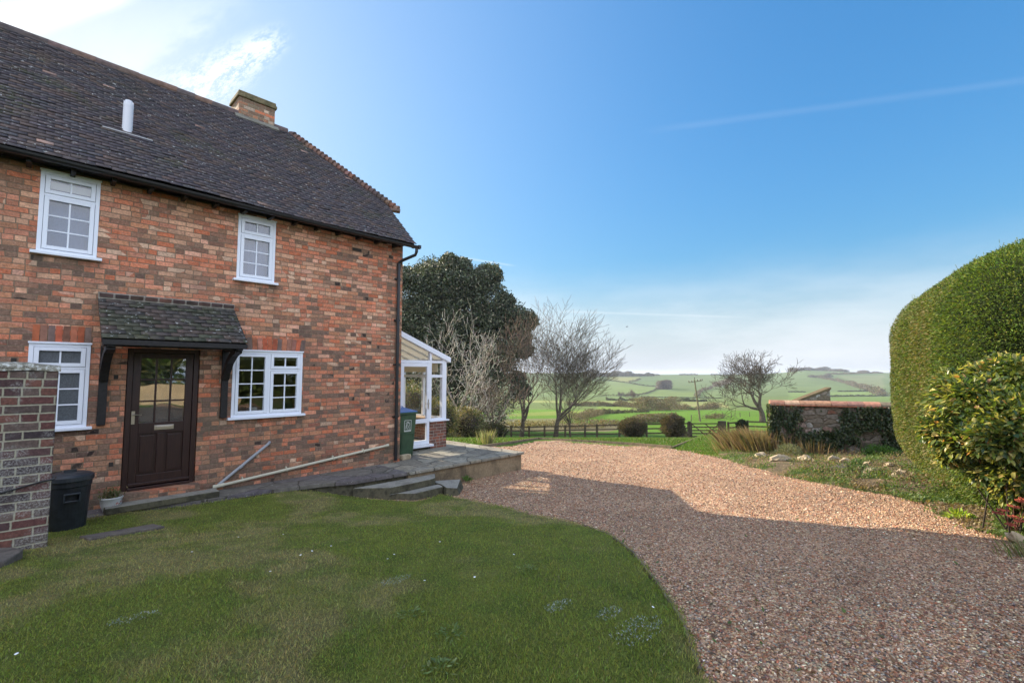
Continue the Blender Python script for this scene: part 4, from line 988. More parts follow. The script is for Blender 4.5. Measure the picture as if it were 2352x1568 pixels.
# ================================================================== CONSERVATORY
cons = thing('conservatory', 'white framed lean-to conservatory with brick plinth against the gable end', 'conservatory', (6.6, 10, TZT))
CY = 9.60; CB = 12.4; CX0 = 5.62; CX1 = 7.56
rzf = lambda x: .42 + .40 * (7.6 - x)
W_ = M['white']
def frame(name, boxes, parent=cons, mat=W_, bevel=.004):
    b = MB()
    for k in boxes: b.box(*k)
    return b.build(name, mat, parent, bevel=bevel)
b = MB(); b.box(7.06, CX1, CY, CY + .12, -2.0, -1.225); b.box(CX1 - .12, CX1, CY + .12, CB, -2.0, -1.225); b.box(CX0, CX1 - .12, CB - .12, CB, -2.0, -1.225); b.build('dwarf_wall', M['plinth_brick'], cons)
frame('frame', [(CX1 - .13, CX1, CY + .01, CY + .09, -1.19, rzf(CX1) - .03), (7.03, 7.09, CY + .01, CY + .09, -1.19, rzf(7.06) - .05), (CX0, CX0 + .06, CY + .01, CY + .09, -1.8, rzf(CX0) - .05),
                (CX0 + .06, 7.03, CY + .012, CY + .088, .24, .31), (7.09, CX1 - .13, CY + .012, CY + .088, .245, .305), (7.09, CX1 - .13, CY + .012, CY + .088, -.12, -.05),
                (7.09, CX1 - .13, CY + .012, CY + .088, -1.19, -1.14), (6.12, 6.18, CY + .013, CY + .087, -1.8, .24)])
b = MB()
def slope_bar(b, y0, y1, zt, th, x0=CX0, x1=CX1 + .10):
    b.add([(x0, y0, rzf(x0) + zt), (x1, y0, rzf(x1) + zt), (x1, y0, rzf(x1) + zt - th), (x0, y0, rzf(x0) + zt - th), (x0, y1, rzf(x0) + zt), (x1, y1, rzf(x1) + zt), (x1, y1, rzf(x1) + zt - th), (x0, y1, rzf(x0) + zt - th)],
          [(3, 2, 1, 0), (4, 5, 6, 7), (0, 1, 5, 4), (1, 2, 6, 5), (2, 3, 7, 6), (3, 0, 4, 7)])
slope_bar(b, CY - .04, CY + .09, .0, .13)
for k in range(1, 5): slope_bar(b, CY + .09 + k * .56 - .02, CY + .09 + k * .56 + .02, -.035, .05)
slope_bar(b, CB - .09, CB, .0, .13); b.build('rafter', W_, cons)
b = MB(); slope_bar(b, CY + .091, CB - .091, -.012, .02); b.build('roof_panel', M['poly'], cons)
frame('sill', [(7.02, CX1 + .06, CY - .05, CY + .10, -1.224, -1.19), (CX1 - .14, CX1 + .06, CY + .10, CB, -1.224, -1.19), (CX0 + .3, CX1 - .14, CB - .12, CB + .05, -1.224, -1.19)])
sf = []
for yy in (CY + .09, 10.5, 11.45, CB - .10): sf.append((CX1 - .10, CX1 - .03, yy, yy + .07, -1.19, rzf(CX1) - .05))
sf += [(CX1 - .095, CX1 - .035, CY + .16, CB - .1, .28, .36), (CX1 - .095, CX1 - .035, CY + .16, CB - .1, -.12, -.05), (CX1 - .095, CX1 - .035, CY + .16, CB - .1, -1.19, -1.13)]
frame('side_frame', sf)
frame('back_frame', [(x, x + .07, CB - .09, CB - .02, -1.19, rzf(x) - .1) for x in (CX0, 6.25, 6.88)] + [(CX0, CX1 - .1, CB - .085, CB - .025, a, a + .07) for a in (-.12, .24, -1.19)])
b = MB(); b.box(CX1 + .005, CX1 + .10, CY - .02, CB, rzf(CX1) - .16, rzf(CX1) - .10); b.build('gutter', W_, cons)
b = MB()
b.add([(CX0 + .06, CY + .05, .31), (7.03, CY + .05, .31), (7.03, CY + .05, rzf(7.03) - .12), (CX0 + .06, CY + .05, rzf(CX0) - .14)], [(0, 1, 2, 3)])
b.add([(7.09, CY + .05, .305), (CX1 - .13, CY + .05, .305), (CX1 - .13, CY + .05, rzf(CX1 - .13) - .12), (7.09, CY + .05, rzf(7.09) - .12)], [(0, 1, 2, 3)])
for z0, z1 in ((-.05, .245), (-1.14, -.12)): b.add([(7.09, CY + .05, z0), (CX1 - .13, CY + .05, z0), (CX1 - .13, CY + .05, z1), (7.09, CY + .05, z1)], [(0, 1, 2, 3)])
b.add([(CX1 - .065, CY + .1, -1.15), (CX1 - .065, CB, -1.15), (CX1 - .065, CB, .3), (CX1 - .065, CY + .1, .3)], [(0, 1, 2, 3)])
b.add([(CX0 + .06, CB - .05, -1.15), (CX1 - .1, CB - .05, -1.15), (CX1 - .1, CB - .05, .35), (CX0 + .06, CB - .05, .9)], [(0, 1, 2, 3)])
b.build('glazing', M['clear'], cons)
cd = frame('door', [(6.185, 6.27, CY + .0, CY + .07, -1.76, .235), (6.945, 7.026, CY, CY + .07, -1.76, .235), (6.27, 6.945, CY, CY + .07, .15, .235), (6.27, 6.945, CY, CY + .07, -1.76, -1.66), (6.27, 6.945, CY, CY + .07, -1.24, -1.14)])
b = MB(); b.add([(6.27, CY + .035, -1.66), (6.945, CY + .035, -1.66), (6.945, CY + .035, -1.24), (6.27, CY + .035, -1.24)], [(0, 1, 2, 3)]); b.add([(6.27, CY + .035, -1.14), (6.945, CY + .035, -1.14), (6.945, CY + .035, .15), (6.27, CY + .035, .15)], [(0, 1, 2, 3)]); b.build('pane', M['clear'], cd)
b = MB(); b.box(6.97, 7.0, CY - .012, CY, -.90, -.66); b.tube([(6.985, CY - .01, -.76), (6.985, CY - .05, -.76), (6.87, CY - .05, -.76)], .009, 8); b.build('handle', M['chrome'], cd)
frame('threshold', [(6.05, 7.10, CY - .10, CY + .02, -1.815, -1.765)])
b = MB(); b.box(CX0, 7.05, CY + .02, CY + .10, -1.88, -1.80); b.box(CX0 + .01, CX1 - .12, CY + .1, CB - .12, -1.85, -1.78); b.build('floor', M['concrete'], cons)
b = MB(); b.box(CX1 - .40, CX1 - .12, CY + .2, CB - .2, -1.19, -1.16); b.box(6.0, CX1 - .12, CB - .42, CB - .12, -1.192, -1.162); b.build('window_board', simple('sill_wood', (.45, .30, .18), .5), cons)

b = MB(); b.box(CX1 - .16, CX1 - .135, CY + .2, CB - .15, .02, .24); b.box(CX0 + .05, CX1 - .2, CB - .16, CB - .135, .0, .26); b.build('roller_blind', simple('cream_blind', (.72, .66, .50), .8), cons)
# ================================================================== THINGS NEAR THE HOUSE
gw = thing('garden_wall', 'old lichened brick garden wall end in the left foreground', 'wall', (-3, 6.5, -1.9))
b = MB(); b.prism([(-6, 6.35), (.215, 6.35), (.215, 6.60), (-6, 6.60)], -2.3, .02); b.build('brickwork', M['wall_brick'], gw, bevel=.012)
b = MB(); n = 26; vs = []
prof = [(6.335, .018), (6.335, .05), (6.37, .085), (6.48, .10), (6.58, .085), (6.615, .05), (6.615, .018)]
for i in range(n + 1):
    x = -6 + 6.23 * i / n; dr = -.02 if i == n else 0
    vs += [(x, y, z + (dr if z > .04 else 0) + .008 * math.sin(i * 2.3 + y * 9)) for y, z in prof]
b.add(vs, [(i * 7 + k, (i + 1) * 7 + k, (i + 1) * 7 + k + 1, i * 7 + k + 1) for i in range(n) for k in range(6)] + [tuple(n * 7 + k for k in range(7)), tuple(range(7))[::-1]])
def capmat():
    m, t, out = new_mat('lichened_mortar'); P = t.pos()
    c = t.ramp(t.noise(P, 26, 5, .75), [(.38, (.10, .09, .07)), (.52, (.30, .28, .22)), (.60, (.58, .58, .54))])
    principled(t, out, c, .9, t.bump(t.noise(P, 40, 4, .8), .012), .2); return m
b.build('mortar_cap', capmat(), gw, smooth=False)
b = MB(); b.tube([(-1.0, 6.335, -1.22), (-.5, 6.328, -1.13), (-.1, 6.325, -1.085), (.14, 6.33, -1.03), (.23, 6.34, -1.02), (.245, 6.5, -1.03)], .009, 6); b.build('cable', M['black'], gw)

bp = (.43, 8.0); bz = float(lawn_z(*bp)) - .02
tb_ = thing('trash_bin', 'black plastic dustbin with lid between the garden wall and the flower pot', 'dustbin', (*bp, bz))
b = MB(); b.lathe([(.165, 0), (.175, .01), (.205, .52), (.215, .53), (.215, .60), (.20, .60)], (*bp, bz), 36); b.build('body', simple('bin_plastic', (.016, .019, .024), .42, .5, nscale=18, namt=.3), tb_, smooth=False, bevel=.003)
b = MB(); b.lathe([(.222, .585), (.232, .60), (.230, .645), (.205, .665), (.14, .685), (.03, .69)], (*bp, bz), 36); b.box(bp[0] - .06, bp[0] + .06, bp[1] - .012, bp[1] + .012, bz + .685, bz + .715); b.build('lid', simple('bin_lid', (.03, .035, .042), .4, .5), tb_, smooth=False)
b = MB(); hx, hy = bp[0] + .02, bp[1] - .205
for k in ((-.075, -.062, .36, .46), (.062, .075, .36, .46), (-.062, .062, .36, .373), (-.062, .062, .447, .46)): b.box(hx + k[0], hx + k[1], hy - .035, hy + .02, bz + k[2], bz + k[3])
b.build('handle', simple('bin_grip', (.03, .036, .045), .4, .5), tb_, bevel=.003)
pp = (.88, 8.42)
fp = thing('flower_pot', 'cream glazed pot with red painted flowers beside the front door', 'flower pot', (*pp, TZT))
b = MB(); b.lathe([(.072, 0), (.085, .012), (.115, .10), (.122, .17), (.130, .18), (.128, .195), (.112, .195), (.105, .15)], (*pp, TZT), 28)
def potmat():
    m, t, out = new_mat('painted_glaze'); P = t.pos(); x, y, z = t.sep(P)
    c = t.mix(t.ss(t.noise(P, 7, 3), .4, .7), (.52, .52, .50), (.36, .37, .36))
    k = t.m('MULTIPLY', t.ss(x, pp[0] - .005, pp[0] + .01), t.ss(t.m('ABSOLUTE', t.m('SUBTRACT', t.m('SUBTRACT', z, TZT + .09), t.m('MULTIPLY', t.m('SUBTRACT', x, pp[0] + .04), .8))), .035, .02))
    c = t.mix(t.m('MULTIPLY', k, t.ss(t.vor(P, 42), .45, .35)), c, (.45, .06, .04))
    c = t.mix(t.m('MULTIPLY', t.m('MULTIPLY', k, .8), t.ss(t.vor(t.vm('ADD', P, (3, 1, 2)), 36), .34, .26)), c, (.06, .10, .03))
    principled(t, out, c, .3, None, .5); return m
b.build('pot', potmat(), fp, smooth=True)
P = np.column_stack([pp[0] + rng.normal(0, .05, 500), pp[1] + rng.normal(0, .05, 500), TZT + .19 + np.abs(rng.normal(0, .045, 500))])
V, Fq, c = leaf_mesh(P, .03, .006, axis=np.array([[0, 0, .5]]), col=pal(500, [(.13, .14, .05), (.20, .15, .08), (.09, .12, .04)]))
link_mesh('plant', V, Fq, M['leaf'], fp, col=c)

wbx, wby = 5.90, 9.12; wbz = TZT + .03
wb_ = thing('wheelie_bin', 'dark green wheelie bin with blue lid standing at the house corner', 'wheelie bin', (wbx, wby, wbz))
gm = simple('green_plastic', (.035, .075, .040), .45, .5, nscale=5, namt=.2)
def taper(b, hw0, hw1, d0, d1, z0, z1, cx=wbx, cy=wby):
    b.add([(cx - hw0, cy - d0, z0), (cx + hw0, cy - d0, z0), (cx + hw0, cy + d0, z0), (cx - hw0, cy + d0, z0), (cx - hw1, cy - d1, z1), (cx + hw1, cy - d1, z1), (cx + hw1, cy + d1, z1), (cx - hw1, cy + d1, z1)],
          [(3, 2, 1, 0), (4, 5, 6, 7), (0, 1, 5, 4), (1, 2, 6, 5), (2, 3, 7, 6), (3, 0, 4, 7)])
b = MB(); taper(b, .175, .225, .22, .27, wbz, wbz + .93); body = b.build('body', gm, wb_, bevel=.02)
fy = lambda z: wby - .22 - .05 * (z - wbz) / .93
b = MB()
for s_ in (-1, 1):
    b.beam((wbx + s_ * .135, fy(wbz + .04) - .004, wbz + .04), (wbx + s_ * .155, fy(wbz + .50) - .004, wbz + .50), .014, .02)
b.beam((wbx - .155, fy(wbz + .51) - .004, wbz + .505), (wbx + .155, fy(wbz + .51) - .004, wbz + .505), .02, .014)
b.build('front_rib', gm, wb_, bevel=.004)
b = MB(); b.box(wbx - .255, wbx + .255, wby - .30, wby + .29, wbz + .93, wbz + .975); b.build('rim', gm, wb_, bevel=.01)
b = MB(); b.prism([(wbx - .245, wby - .29), (wbx + .235, wby - .29), (wbx + .235, wby + .28), (wbx - .245, wby + .28)], lambda x, y: wbz + .976, lambda x, y: wbz + .995 + (.055 if y > wby else 0)); b.build('lid', simple('blue_plastic', (.075, .16, .40), .4, .5), wb_, bevel=.01)
b = MB(); b.tube([(wbx + .02, wby + .18, wbz + 1.04), (wbx + .05, wby + .20, wbz + 1.075), (wbx + .17, wby + .22, wbz + 1.07), (wbx + .20, wby + .22, wbz + 1.03)], .012, 8); b.build('handle', simple('blue_grip', (.075, .16, .40), .4, .5), wb_)
b = MB(); lz = wbz + .56
def lf(x, z): return (wbx + x, fy(z) - .0045, z)
def stroke(b, pts, w_=.007):
    for p, q in zip(pts[:-1], pts[1:]): b.beam(lf(*p), lf(*q), .002, w_, (0, 1, .05)) if False else b.beam(lf(*p), lf(*q), w_, .002, (0, 1, .05))
stroke(b, [(-.085, lz), (.085, lz), (.085, lz + .24), (-.085, lz + .24), (-.085, lz)], .009)
stroke(b, [(-.05, lz + .05), (-.045, lz + .12), (-.02, lz + .17), (.0, lz + .21), (.03, lz + .205), (.01, lz + .17), (.045, lz + .18), (.05, lz + .14), (.03, lz + .10), (.045, lz + .05), (.035, lz + .03)], .008)
stroke(b, [(-.02, lz + .17), (-.03, lz + .09), (-.01, lz + .04)], .007); stroke(b, [(.0, lz + .15), (.01, lz + .08), (.0, lz + .05)], .007); stroke(b, [(-.06, lz + .17), (-.03, lz + .20), (.0, lz + .21)], .006)
b.box(wbx - .08, wbx + .08, fy(lz) - .006, fy(lz) - .002, lz + .008, lz + .022)
b.build('logo', simple('white_print', (.62, .63, .60), .6), wb_)
for s_ in (-1, 1):
    b = MB(); b.tube([(wbx + s_ * .20, wby + .20, wbz + .09), (wbx + s_ * .24, wby + .20, wbz + .09)], .10, 18); b.build('wheel', M['black'], wb_)
b = MB(); b.obox((5.80, 8.80, TZT + .05), (.12, .02, 0), (-.02, .06, 0), (0, 0, .055)); o = b.build('stone_block', M['rock'], None, bevel=.02); tag(o, 'small pale stone block at the foot of the wheelie bin', 'stone')
# slab in the grass, broken stone at the left edge, leaf
q = [at(*p) for p in ((181, 1240), (202, 1251), (378, 1218), (353, 1209))]
b = MB(); b.prism([(p[0], p[1]) for p in q], lambda x, y: float(lawn_z(x, y)) - .1, lambda x, y: float(lawn_z(x, y)) + .028); tag(b.build('stone_slab', M['slab'], bevel=.01), 'flat weathered slab sunk in the lawn near the black dustbin', 'paving slab')
q = [at(*p) for p in ((-60, 1290), (-60, 1330), (10, 1312), (52, 1290), (30, 1280))]
b = MB(); b.prism([(p[0], p[1]) for p in q], lambda x, y: float(lawn_z(x, y)) - .1, lambda x, y: float(lawn_z(x, y)) + .06 + .02 * math.sin(x * 20)); tag(b.build('broken_stone', M['slab'], bevel=.015), 'broken dark stone in the grass at the foot of the garden wall', 'stone')

# ================================================================== VEGETATION BUILDERS
def grow(seed, h, levels=5, kids=(4, 5), trunk=.28, r0=.22, spread=42, up=.25, wig=.12, lens=.72, minr=.008, droop=0.0, start=.35, fan=1.0):
    rd = random.Random(seed); segs = []
    def br(p, dv, L, r, lv):
        n = 5 if lv < 3 else 3; pts = [p]; rs = [r]
        for i in range(n):
            dv = (dv + Vector((rd.gauss(0, wig), rd.gauss(0, wig), rd.gauss(0, wig) + (up * .45 if lv else .03)))).normalized()
            p = p + dv * L / n; pts.append(p); rs.append(max(minr, r * (1 - (.10 if lv == 0 else .17) * (i + 1))))
        for i in range(n): segs.append((lv, pts[i], pts[i + 1], rs[i], rs[i + 1]))
        if lv >= levels: return
        k = rd.randint(*kids) + (1 if lv == 0 else 0); s0 = .62 if lv == 0 else start
        for i in range(k):
            t = min(s0 + (1 - s0) * (i + rd.random() * .6) / max(k - 1, 1), .999); a = t * n; j = int(a)
            q = pts[j].lerp(pts[j + 1], a - j); ax = dv.orthogonal().normalized(); az = rd.uniform(-.5, .5) + i * 2.4
            ax = Matrix.Rotation(az, 3, dv) @ ax; ang = R(rd.gauss(spread * (fan if lv == 0 else 1), 7)) * (1 if i < k - 1 else .4)
            nd = (dv * math.cos(ang) + ax * math.sin(ang)).normalized()
            br(q, nd, L * (lens * rd.uniform(.8, 1.15) if lv else 1.25 * rd.uniform(.8, 1.1)), max(minr, min(rs[j] * .9, r * rd.uniform(.42, .62))), lv + 1)
    br(Vector((0, 0, 0)), Vector((rd.uniform(-.06, .06), rd.uniform(-.06, .06), 1)).normalized(), h * trunk, r0, 0)
    return segs
def fit(segs, width, height, wdepth=None, lean=(0, 0)):
    segs = [s for s in segs if s[0] == 0 or min(s[1][2], s[2][2]) > .4]
    A = np.array([[*s[1], *s[2], s[3], s[4]] for s in segs]); lv = np.array([s[0] for s in segs])
    zmax = np.percentile(A[:, 5], 99.8); f = height / zmax
    xr = np.percentile(np.abs(A[:, 3]), 98.5) * 2; yr = np.percentile(np.abs(A[:, 4]), 98.5) * 2
    A[:, [0, 3]] *= width / xr; A[:, [1, 4]] *= (wdepth or width) / yr; A[:, [2, 5]] *= f
    A[:, 0] += lean[0] * A[:, 2]; A[:, 3] += lean[0] * A[:, 5]; A[:, 1] += lean[1] * A[:, 2]; A[:, 4] += lean[1] * A[:, 5]
    return A, lv
def place(A, loc, yaw=-math.pi / 2 + YAW):
    c, s = math.cos(yaw), math.sin(yaw); B = A.copy()
    for i in (0, 3): B[:, i] = A[:, i] * c - A[:, i + 1] * s + loc[0]; B[:, i + 1] = A[:, i] * s + A[:, i + 1] * c + loc[1]; B[:, i + 2] = A[:, i + 2] + loc[2]
    return B
def tree_from(name, label, loc, A, lv, bark, twigcol, group=None, tl=1, cat='tree'):
    t = thing(name, label, cat, loc, group); B = place(A, loc)
    k = lv <= tl
    V, Fq = tubes_np(B[k], 9); link_mesh('trunk', V, Fq, bark, t, smooth=True)
    if (~k).any():
        V, Fq = tubes_np(B[~k], 3); n = (~k).sum(); link_mesh('crown', V, Fq, M['twig'], t, col=np.repeat(pal(n, twigcol, None, .2), 6, axis=0))
    return t, B
def ell_points(n, c, r, lo=.75, lump=.22, seed=0, zcut=-9):
    d_ = rand_dirs(n); a = np.arctan2(d_[:, 1], d_[:, 0])
    l = 1 + lump * (fbm(a * 1.1 + 9, d_[:, 2] * 2.2, 1.6, seed) - .5) * 2
    rad = rng.uniform(lo ** 3, 1, n) ** (1 / 3) * l
    P = np.array(c) + d_ * rad[:, None] * np.array(r); return P[d_[:, 2] > zcut], d_[d_[:, 2] > zcut]
def ico(c, r, sub=3, lump=.15, seed=0):
    import bmesh
    bm = bmesh.new(); bmesh.ops.create_icosphere(bm, subdivisions=sub, radius=1)
    V = []; 
    for v in bm.verts:
        k = 1 + lump * mnoise.noise(v.co * 1.6 + Vector((seed * 3.1, seed, 0))) * 2; V.append([c[i] + v.co[i] * r[i] * k for i in range(3)])
    Fc = [tuple(v.index for v in f.verts) for f in bm.faces]; bm.free(); return V, Fc
def bush(name, label, c, r, n, L, W, cols, wts=None, core=.78, mat='leaf', stems=0, cat='shrub', group=None, lump=.22, seed=1, lo=.7, axis=None, corecol='core'):
    t = thing(name, label, cat, (c[0], c[1], c[2] - r[2]), group)
    P, d_ = ell_points(n, c, r, lo, lump, seed)
    V, Fq, col = leaf_mesh(P, L * rng.uniform(.6, 1.3, len(P)), W * rng.uniform(.6, 1.3, len(P)), axis=d_ * .8 if axis is None else np.array([axis]), col=pal(len(P), cols, wts, .2))
    link_mesh('foliage', V, Fq, M[mat], t, col=col)
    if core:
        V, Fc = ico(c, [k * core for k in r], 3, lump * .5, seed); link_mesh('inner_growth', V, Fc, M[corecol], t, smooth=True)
    if stems:
        S = []
        for i in range(stems):
            a = random.uniform(0, 6.28); p0 = Vector((c[0] + random.gauss(0, r[0] * .15), c[1] + random.gauss(0, r[1] * .15), c[2] - r[2] - .1)); p2 = Vector((c[0] + r[0] * .8 * math.cos(a), c[1] + r[1] * .8 * math.sin(a), c[2] + r[2] * random.uniform(-.3, .7)))
            pm = p0.lerp(p2, .5) + Vector((0, 0, r[2] * .2)); rr = r[2] * .018
            S += [(*p0, *pm, rr, rr * .7), (*pm, *p2, rr * .7, rr * .3)]
        V, Fq = tubes_np(S, 5); link_mesh('stems', V, Fq, M['bark_dark'], t)
    return t

# ---- big evergreen oak beyond the garden
def hm(z): return z / F       # metres per enlarged pixel at a distance
zt = 60; ox, oy, og = atz(1045, zt)
oak = thing('evergreen_oak', 'huge dark evergreen oak with a domed crown beside the conservatory', 'tree', (ox, oy, og))
rtv = np.array([sy_, -cy_, 0]); fwv = np.array([cy_, sy_, 0])
def opt(px, py, dz=0): l = (px - 1176) / F * (zt + dz); x, y = lat_xy(zt + dz, l); return np.array([x, y, (856 - py) / F * (zt + dz)])
lobes = [(1000, 640, 85, 55), (1065, 650, 75, 50), (940, 660, 80, 60), (1120, 690, 65, 50), (1165, 730, 52, 46), (1080, 730, 85, 60), (980, 730, 90, 60), (1190, 765, 32, 40), (1150, 800, 60, 55),
         (900, 740, 80, 70), (1020, 800, 95, 60), (1110, 850, 75, 55), (960, 860, 90, 60), (1060, 910, 85, 55), (1150, 890, 50, 60), (980, 940, 80, 60), (1100, 960, 60, 45)]
Ps = []; Ds = []
lr_ = random.Random(4)
for (px, py, rx, rz) in list(lobes):
    if py < 900:
        for k in range(4):
            a = lr_.uniform(-.3, 3.4); q_ = lr_.uniform(20, 34); lobes.append((px + rx * .88 * math.cos(a), py - rz * .86 * math.sin(a), q_, q_ * .8))
for i, (px, py, rx, rz) in enumerate(lobes):
    if rx > 40 and py < 820: rx *= .86; rz *= .86
    m_ = hm(zt); up_ = py < 820
    for j in range(3):
        dz = (-1 + j) * 3.4; c = opt(px, py, dz); rr = [rx * m_ * (1 - .12 * abs(j - 1)), rx * m_, rz * m_ * (1 - .12 * abs(j - 1))]
        nn = int((2300 if up_ else 1350) * (rx / 75) ** 1.3 * (1.6 if rx < 40 else 1)); P, d_ = ell_points(nn, c, rr, .72, .55, i * 3 + j); Ps.append(P); Ds.append(d_)
P = np.concatenate(Ps); d_ = np.concatenate(Ds)
V, Fq, c = leaf_mesh(P, .20 * rng.uniform(.6, 1.3, len(P)), .085 * rng.uniform(.7, 1.3, len(P)), axis=d_ * .3, col=pal(len(P), [(.055, .070, .038), (.075, .088, .052), (.13, .13, .085), (.035, .048, .026), (.24, .23, .15)], [5, 5, 3.5, 4, 2], .2))
link_mesh('crown', V, Fq, M['oak_leaf'], oak, col=c)
A, lv = fit(grow(5, 15, 4, (5, 6), .3, .55, 48, .2, .14, .74, .04), 17, 19, 10); V, Fq = tubes_np(place(A, (ox, oy, og - .3)), 6); link_mesh('trunk', V, Fq, M['bark_dark'], oak, smooth=True)

# ---- bare trees by the fence
def bare(name, label, px, zdist, wpx, ytop, seed, bark, cols, group=None, lean=(0, 0), ybase=None, tl=1, **kw):
    x, y, g = atz(px, zdist); h = (856 - ytop) / F * zdist - g
    A, lv = fit(grow(seed, h, **kw), wpx / F * zdist, h, wpx / F * zdist * .8, lean)
    return tree_from(name, label, (x, y, g - .1), A, lv, M[bark], cols, group, tl)
BR = [(.20, .15, .11), (.13, .10, .075), (.26, .20, .14)]
G_ = 'bare trees by the fence'
bare('bare_tree', 'bare winter tree with a leaning trunk in front of the evergreen oak, behind the fence', 1197, 42, 185, 700, 12, 'bark', [(.19, .12, .09), (.14, .10, .075), (.24, .17, .12)], G_, lean=(.13, 0), levels=6, kids=(3, 3), trunk=.27, r0=.24, spread=36, up=.26, wig=.10, lens=.74, minr=.010)
bare('bare_tree', 'tallest bare winter tree with a wide fan of fine branches at the fence', 1274, 42, 270, 690, 23, 'bark', [(.13, .10, .075), (.09, .07, .05), (.18, .145, .10)], G_, lean=(.05, 0), levels=6, kids=(3, 4), trunk=.24, r0=.26, spread=34, up=.20, wig=.085, lens=.77, minr=.012, fan=1.25)
bare('bare_tree', 'small slender bare tree right of the tall one, behind the fence', 1310, 43, 130, 800, 31, 'bark', BR, G_, levels=5, kids=(3, 4), trunk=.3, r0=.12, spread=36, up=.3, lens=.74, minr=.009)
bare('bare_tree', 'pale silvery bare tree tangled in front of the dark evergreen oak', 1058, 40, 235, 702, 47, 'bark_pale', [(.40, .35, .28), (.28, .24, .19), (.50, .45, .37)], G_, levels=5, kids=(3, 4), trunk=.45, r0=.24, spread=52, up=.06, wig=.20, lens=.72, minr=.016, fan=1.2)
bare('bare_tree', 'bushy reddish bare tree filling the gap under the evergreen oak', 1135, 39, 150, 850, 53, 'bark', [(.20, .14, .10), (.14, .10, .07)], G_, levels=4, kids=(4, 4), trunk=.2, r0=.12, spread=45, up=.15, lens=.75, minr=.010)
# old spreading tree in the far pasture
bare('spreading_tree', 'old spreading bare oak standing in the pasture beyond the gate', 1746, 88, 190, 806, 84, 'bark', [(.085, .065, .05), (.06, .048, .035)], tl=2, levels=6, kids=(3, 4), trunk=.20, r0=.62, spread=42, up=.16, wig=.14, lens=.74, minr=.028, fan=1.15)
# scrub under the oak
SC = [(.11, .12, .045), (.16, .14, .07), (.07, .09, .03), (.20, .16, .10)]
for i, (px, py, rx, rz, zd, lab) in enumerate([(945, 950, 60, 75, 33, 'tall ivy-green scrub bush right behind the conservatory'), (1010, 965, 48, 55, 34, 'olive scrub bush between the conservatory and the dark shrub'),
                                         (1075, 975, 42, 45, 36, 'mixed brown and green scrub bush under the evergreen oak'), (1128, 990, 38, 22, 38, 'low dark shrub at the left end of the post and rail fence')]):
    x, y = lat_xy(zd, (px - 1176) / F * zd); m_ = zd / F
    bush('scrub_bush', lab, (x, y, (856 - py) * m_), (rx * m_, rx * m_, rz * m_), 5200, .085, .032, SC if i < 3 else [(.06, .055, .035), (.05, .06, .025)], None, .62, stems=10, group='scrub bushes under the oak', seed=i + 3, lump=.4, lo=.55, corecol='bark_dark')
# two clipped bushes on this side of the fence
for i, (px, y0, y1, wpx, zd, lab) in enumerate([(1450, 958, 1008, 66, 33, 'square clipped brown-green bush in front of the fence'), (1542, 948, 1012, 54, 31, 'taller round-headed clipped bush left of the field gate')]):
    x, y = lat_xy(zd, (px - 1176) / F * zd); m_ = zd / F; zc = (856 - (y0 + y1) / 2) * m_; hz = (y1 - y0) / 2 * m_
    t = bush('clipped_bush', lab, (x, y, zc + hz * .12), (wpx / 2 * m_, wpx / 2 * m_, hz * .88), 9000, .060, .016, [(.10, .075, .05), (.07, .06, .035), (.045, .06, .025), (.15, .105, .07)], None, .78, stems=30, group='clipped bushes by the fence', seed=20 + i, lump=.32, lo=.72, corecol='bark_dark')
x, y = lat_xy(31.2, (1556 - 1176) / F * 31.2)
bush('scrub_bush', 'twiggy reddish bush growing against the round-headed clipped bush', (x, y, (856 - 998) * 31.2 / F), (.75, .6, .65), 3500, .06, .012, [(.20, .14, .10), (.13, .10, .07)], None, .5, stems=16, group='scrub bushes under the oak', seed=25, lump=.3, lo=.5, corecol='bark_dark')
x, y = lat_xy(34, (1699 - 1176) / F * 34)
bush('scrub_bush', 'small dark rounded bush right of the gatepost', (x, y, (856 - 977) * 34 / F), (.42, .42, .5), 3000, .05, .03, [(.03, .04, .02), (.05, .06, .03)], None, .8, group='scrub bushes under the oak', seed=27)

# ================================================================== FENCE, GATE, POLE
def rail_fence(name, label, pts, parent_label='fence'):
    f = thing(name, label, 'fence', pts[0]); 
    for i, (x, y, g) in enumerate(pts):
        b = MB(); b.box(x - .06, x + .06, y - .06, y + .06, g - .3, g + 1.22); b.build('post', M['fence'], f)
    for (p, q) in zip(pts[:-1], pts[1:]):
        for hh in (.42, .78, 1.12):
            b = MB(); b.beam((p[0], p[1], p[2] + hh), (q[0], q[1], q[2] + hh), .04, .10); b.build('rail', M['fence'], f)
    return f
pxs = [(1148, 44), (1174, 43), (1215, 42), (1250, 41.3), (1297, 40.6), (1342, 39.6), (1369, 39.0), (1420, 38), (1482, 36.6), (1530, 35.8), (1577, 35)]
rail_fence('rail_fence', 'dark post and three-rail fence running behind the bare trees to the gate', [atz(*p) for p in pxs])
rail_fence('rail_fence', 'short stretch of dark rail fence right of the field gate', [atz(*p) for p in ((1668, 34.6), (1712, 34.6), (1760, 34.6), (1800, 34.6))])
g0, g1 = atz(1584, 34.9), atz(1646, 34.7)
gt = thing('field_gate', 'dark five-bar field gate with crossed braces', 'gate', g0)
G0, G1 = Vector(g0), Vector(g1)
for hh in (.16, .38, .60, .84, 1.10):
    b = MB(); b.beam(G0 + Vector((0, 0, hh)), G1 + Vector((0, 0, hh)), .04, .085); b.build('bar', M['fence'], gt)
b = MB(); b.beam(G0 + Vector((0, 0, .1)), G0 + Vector((0, 0, 1.18)), .07, .09, (1, 0, 0)); b.beam(G1 + Vector((0, 0, .1)), G1 + Vector((0, 0, 1.28)), .09, .10, (1, 0, 0)); b.build('stile', M['fence'], gt)
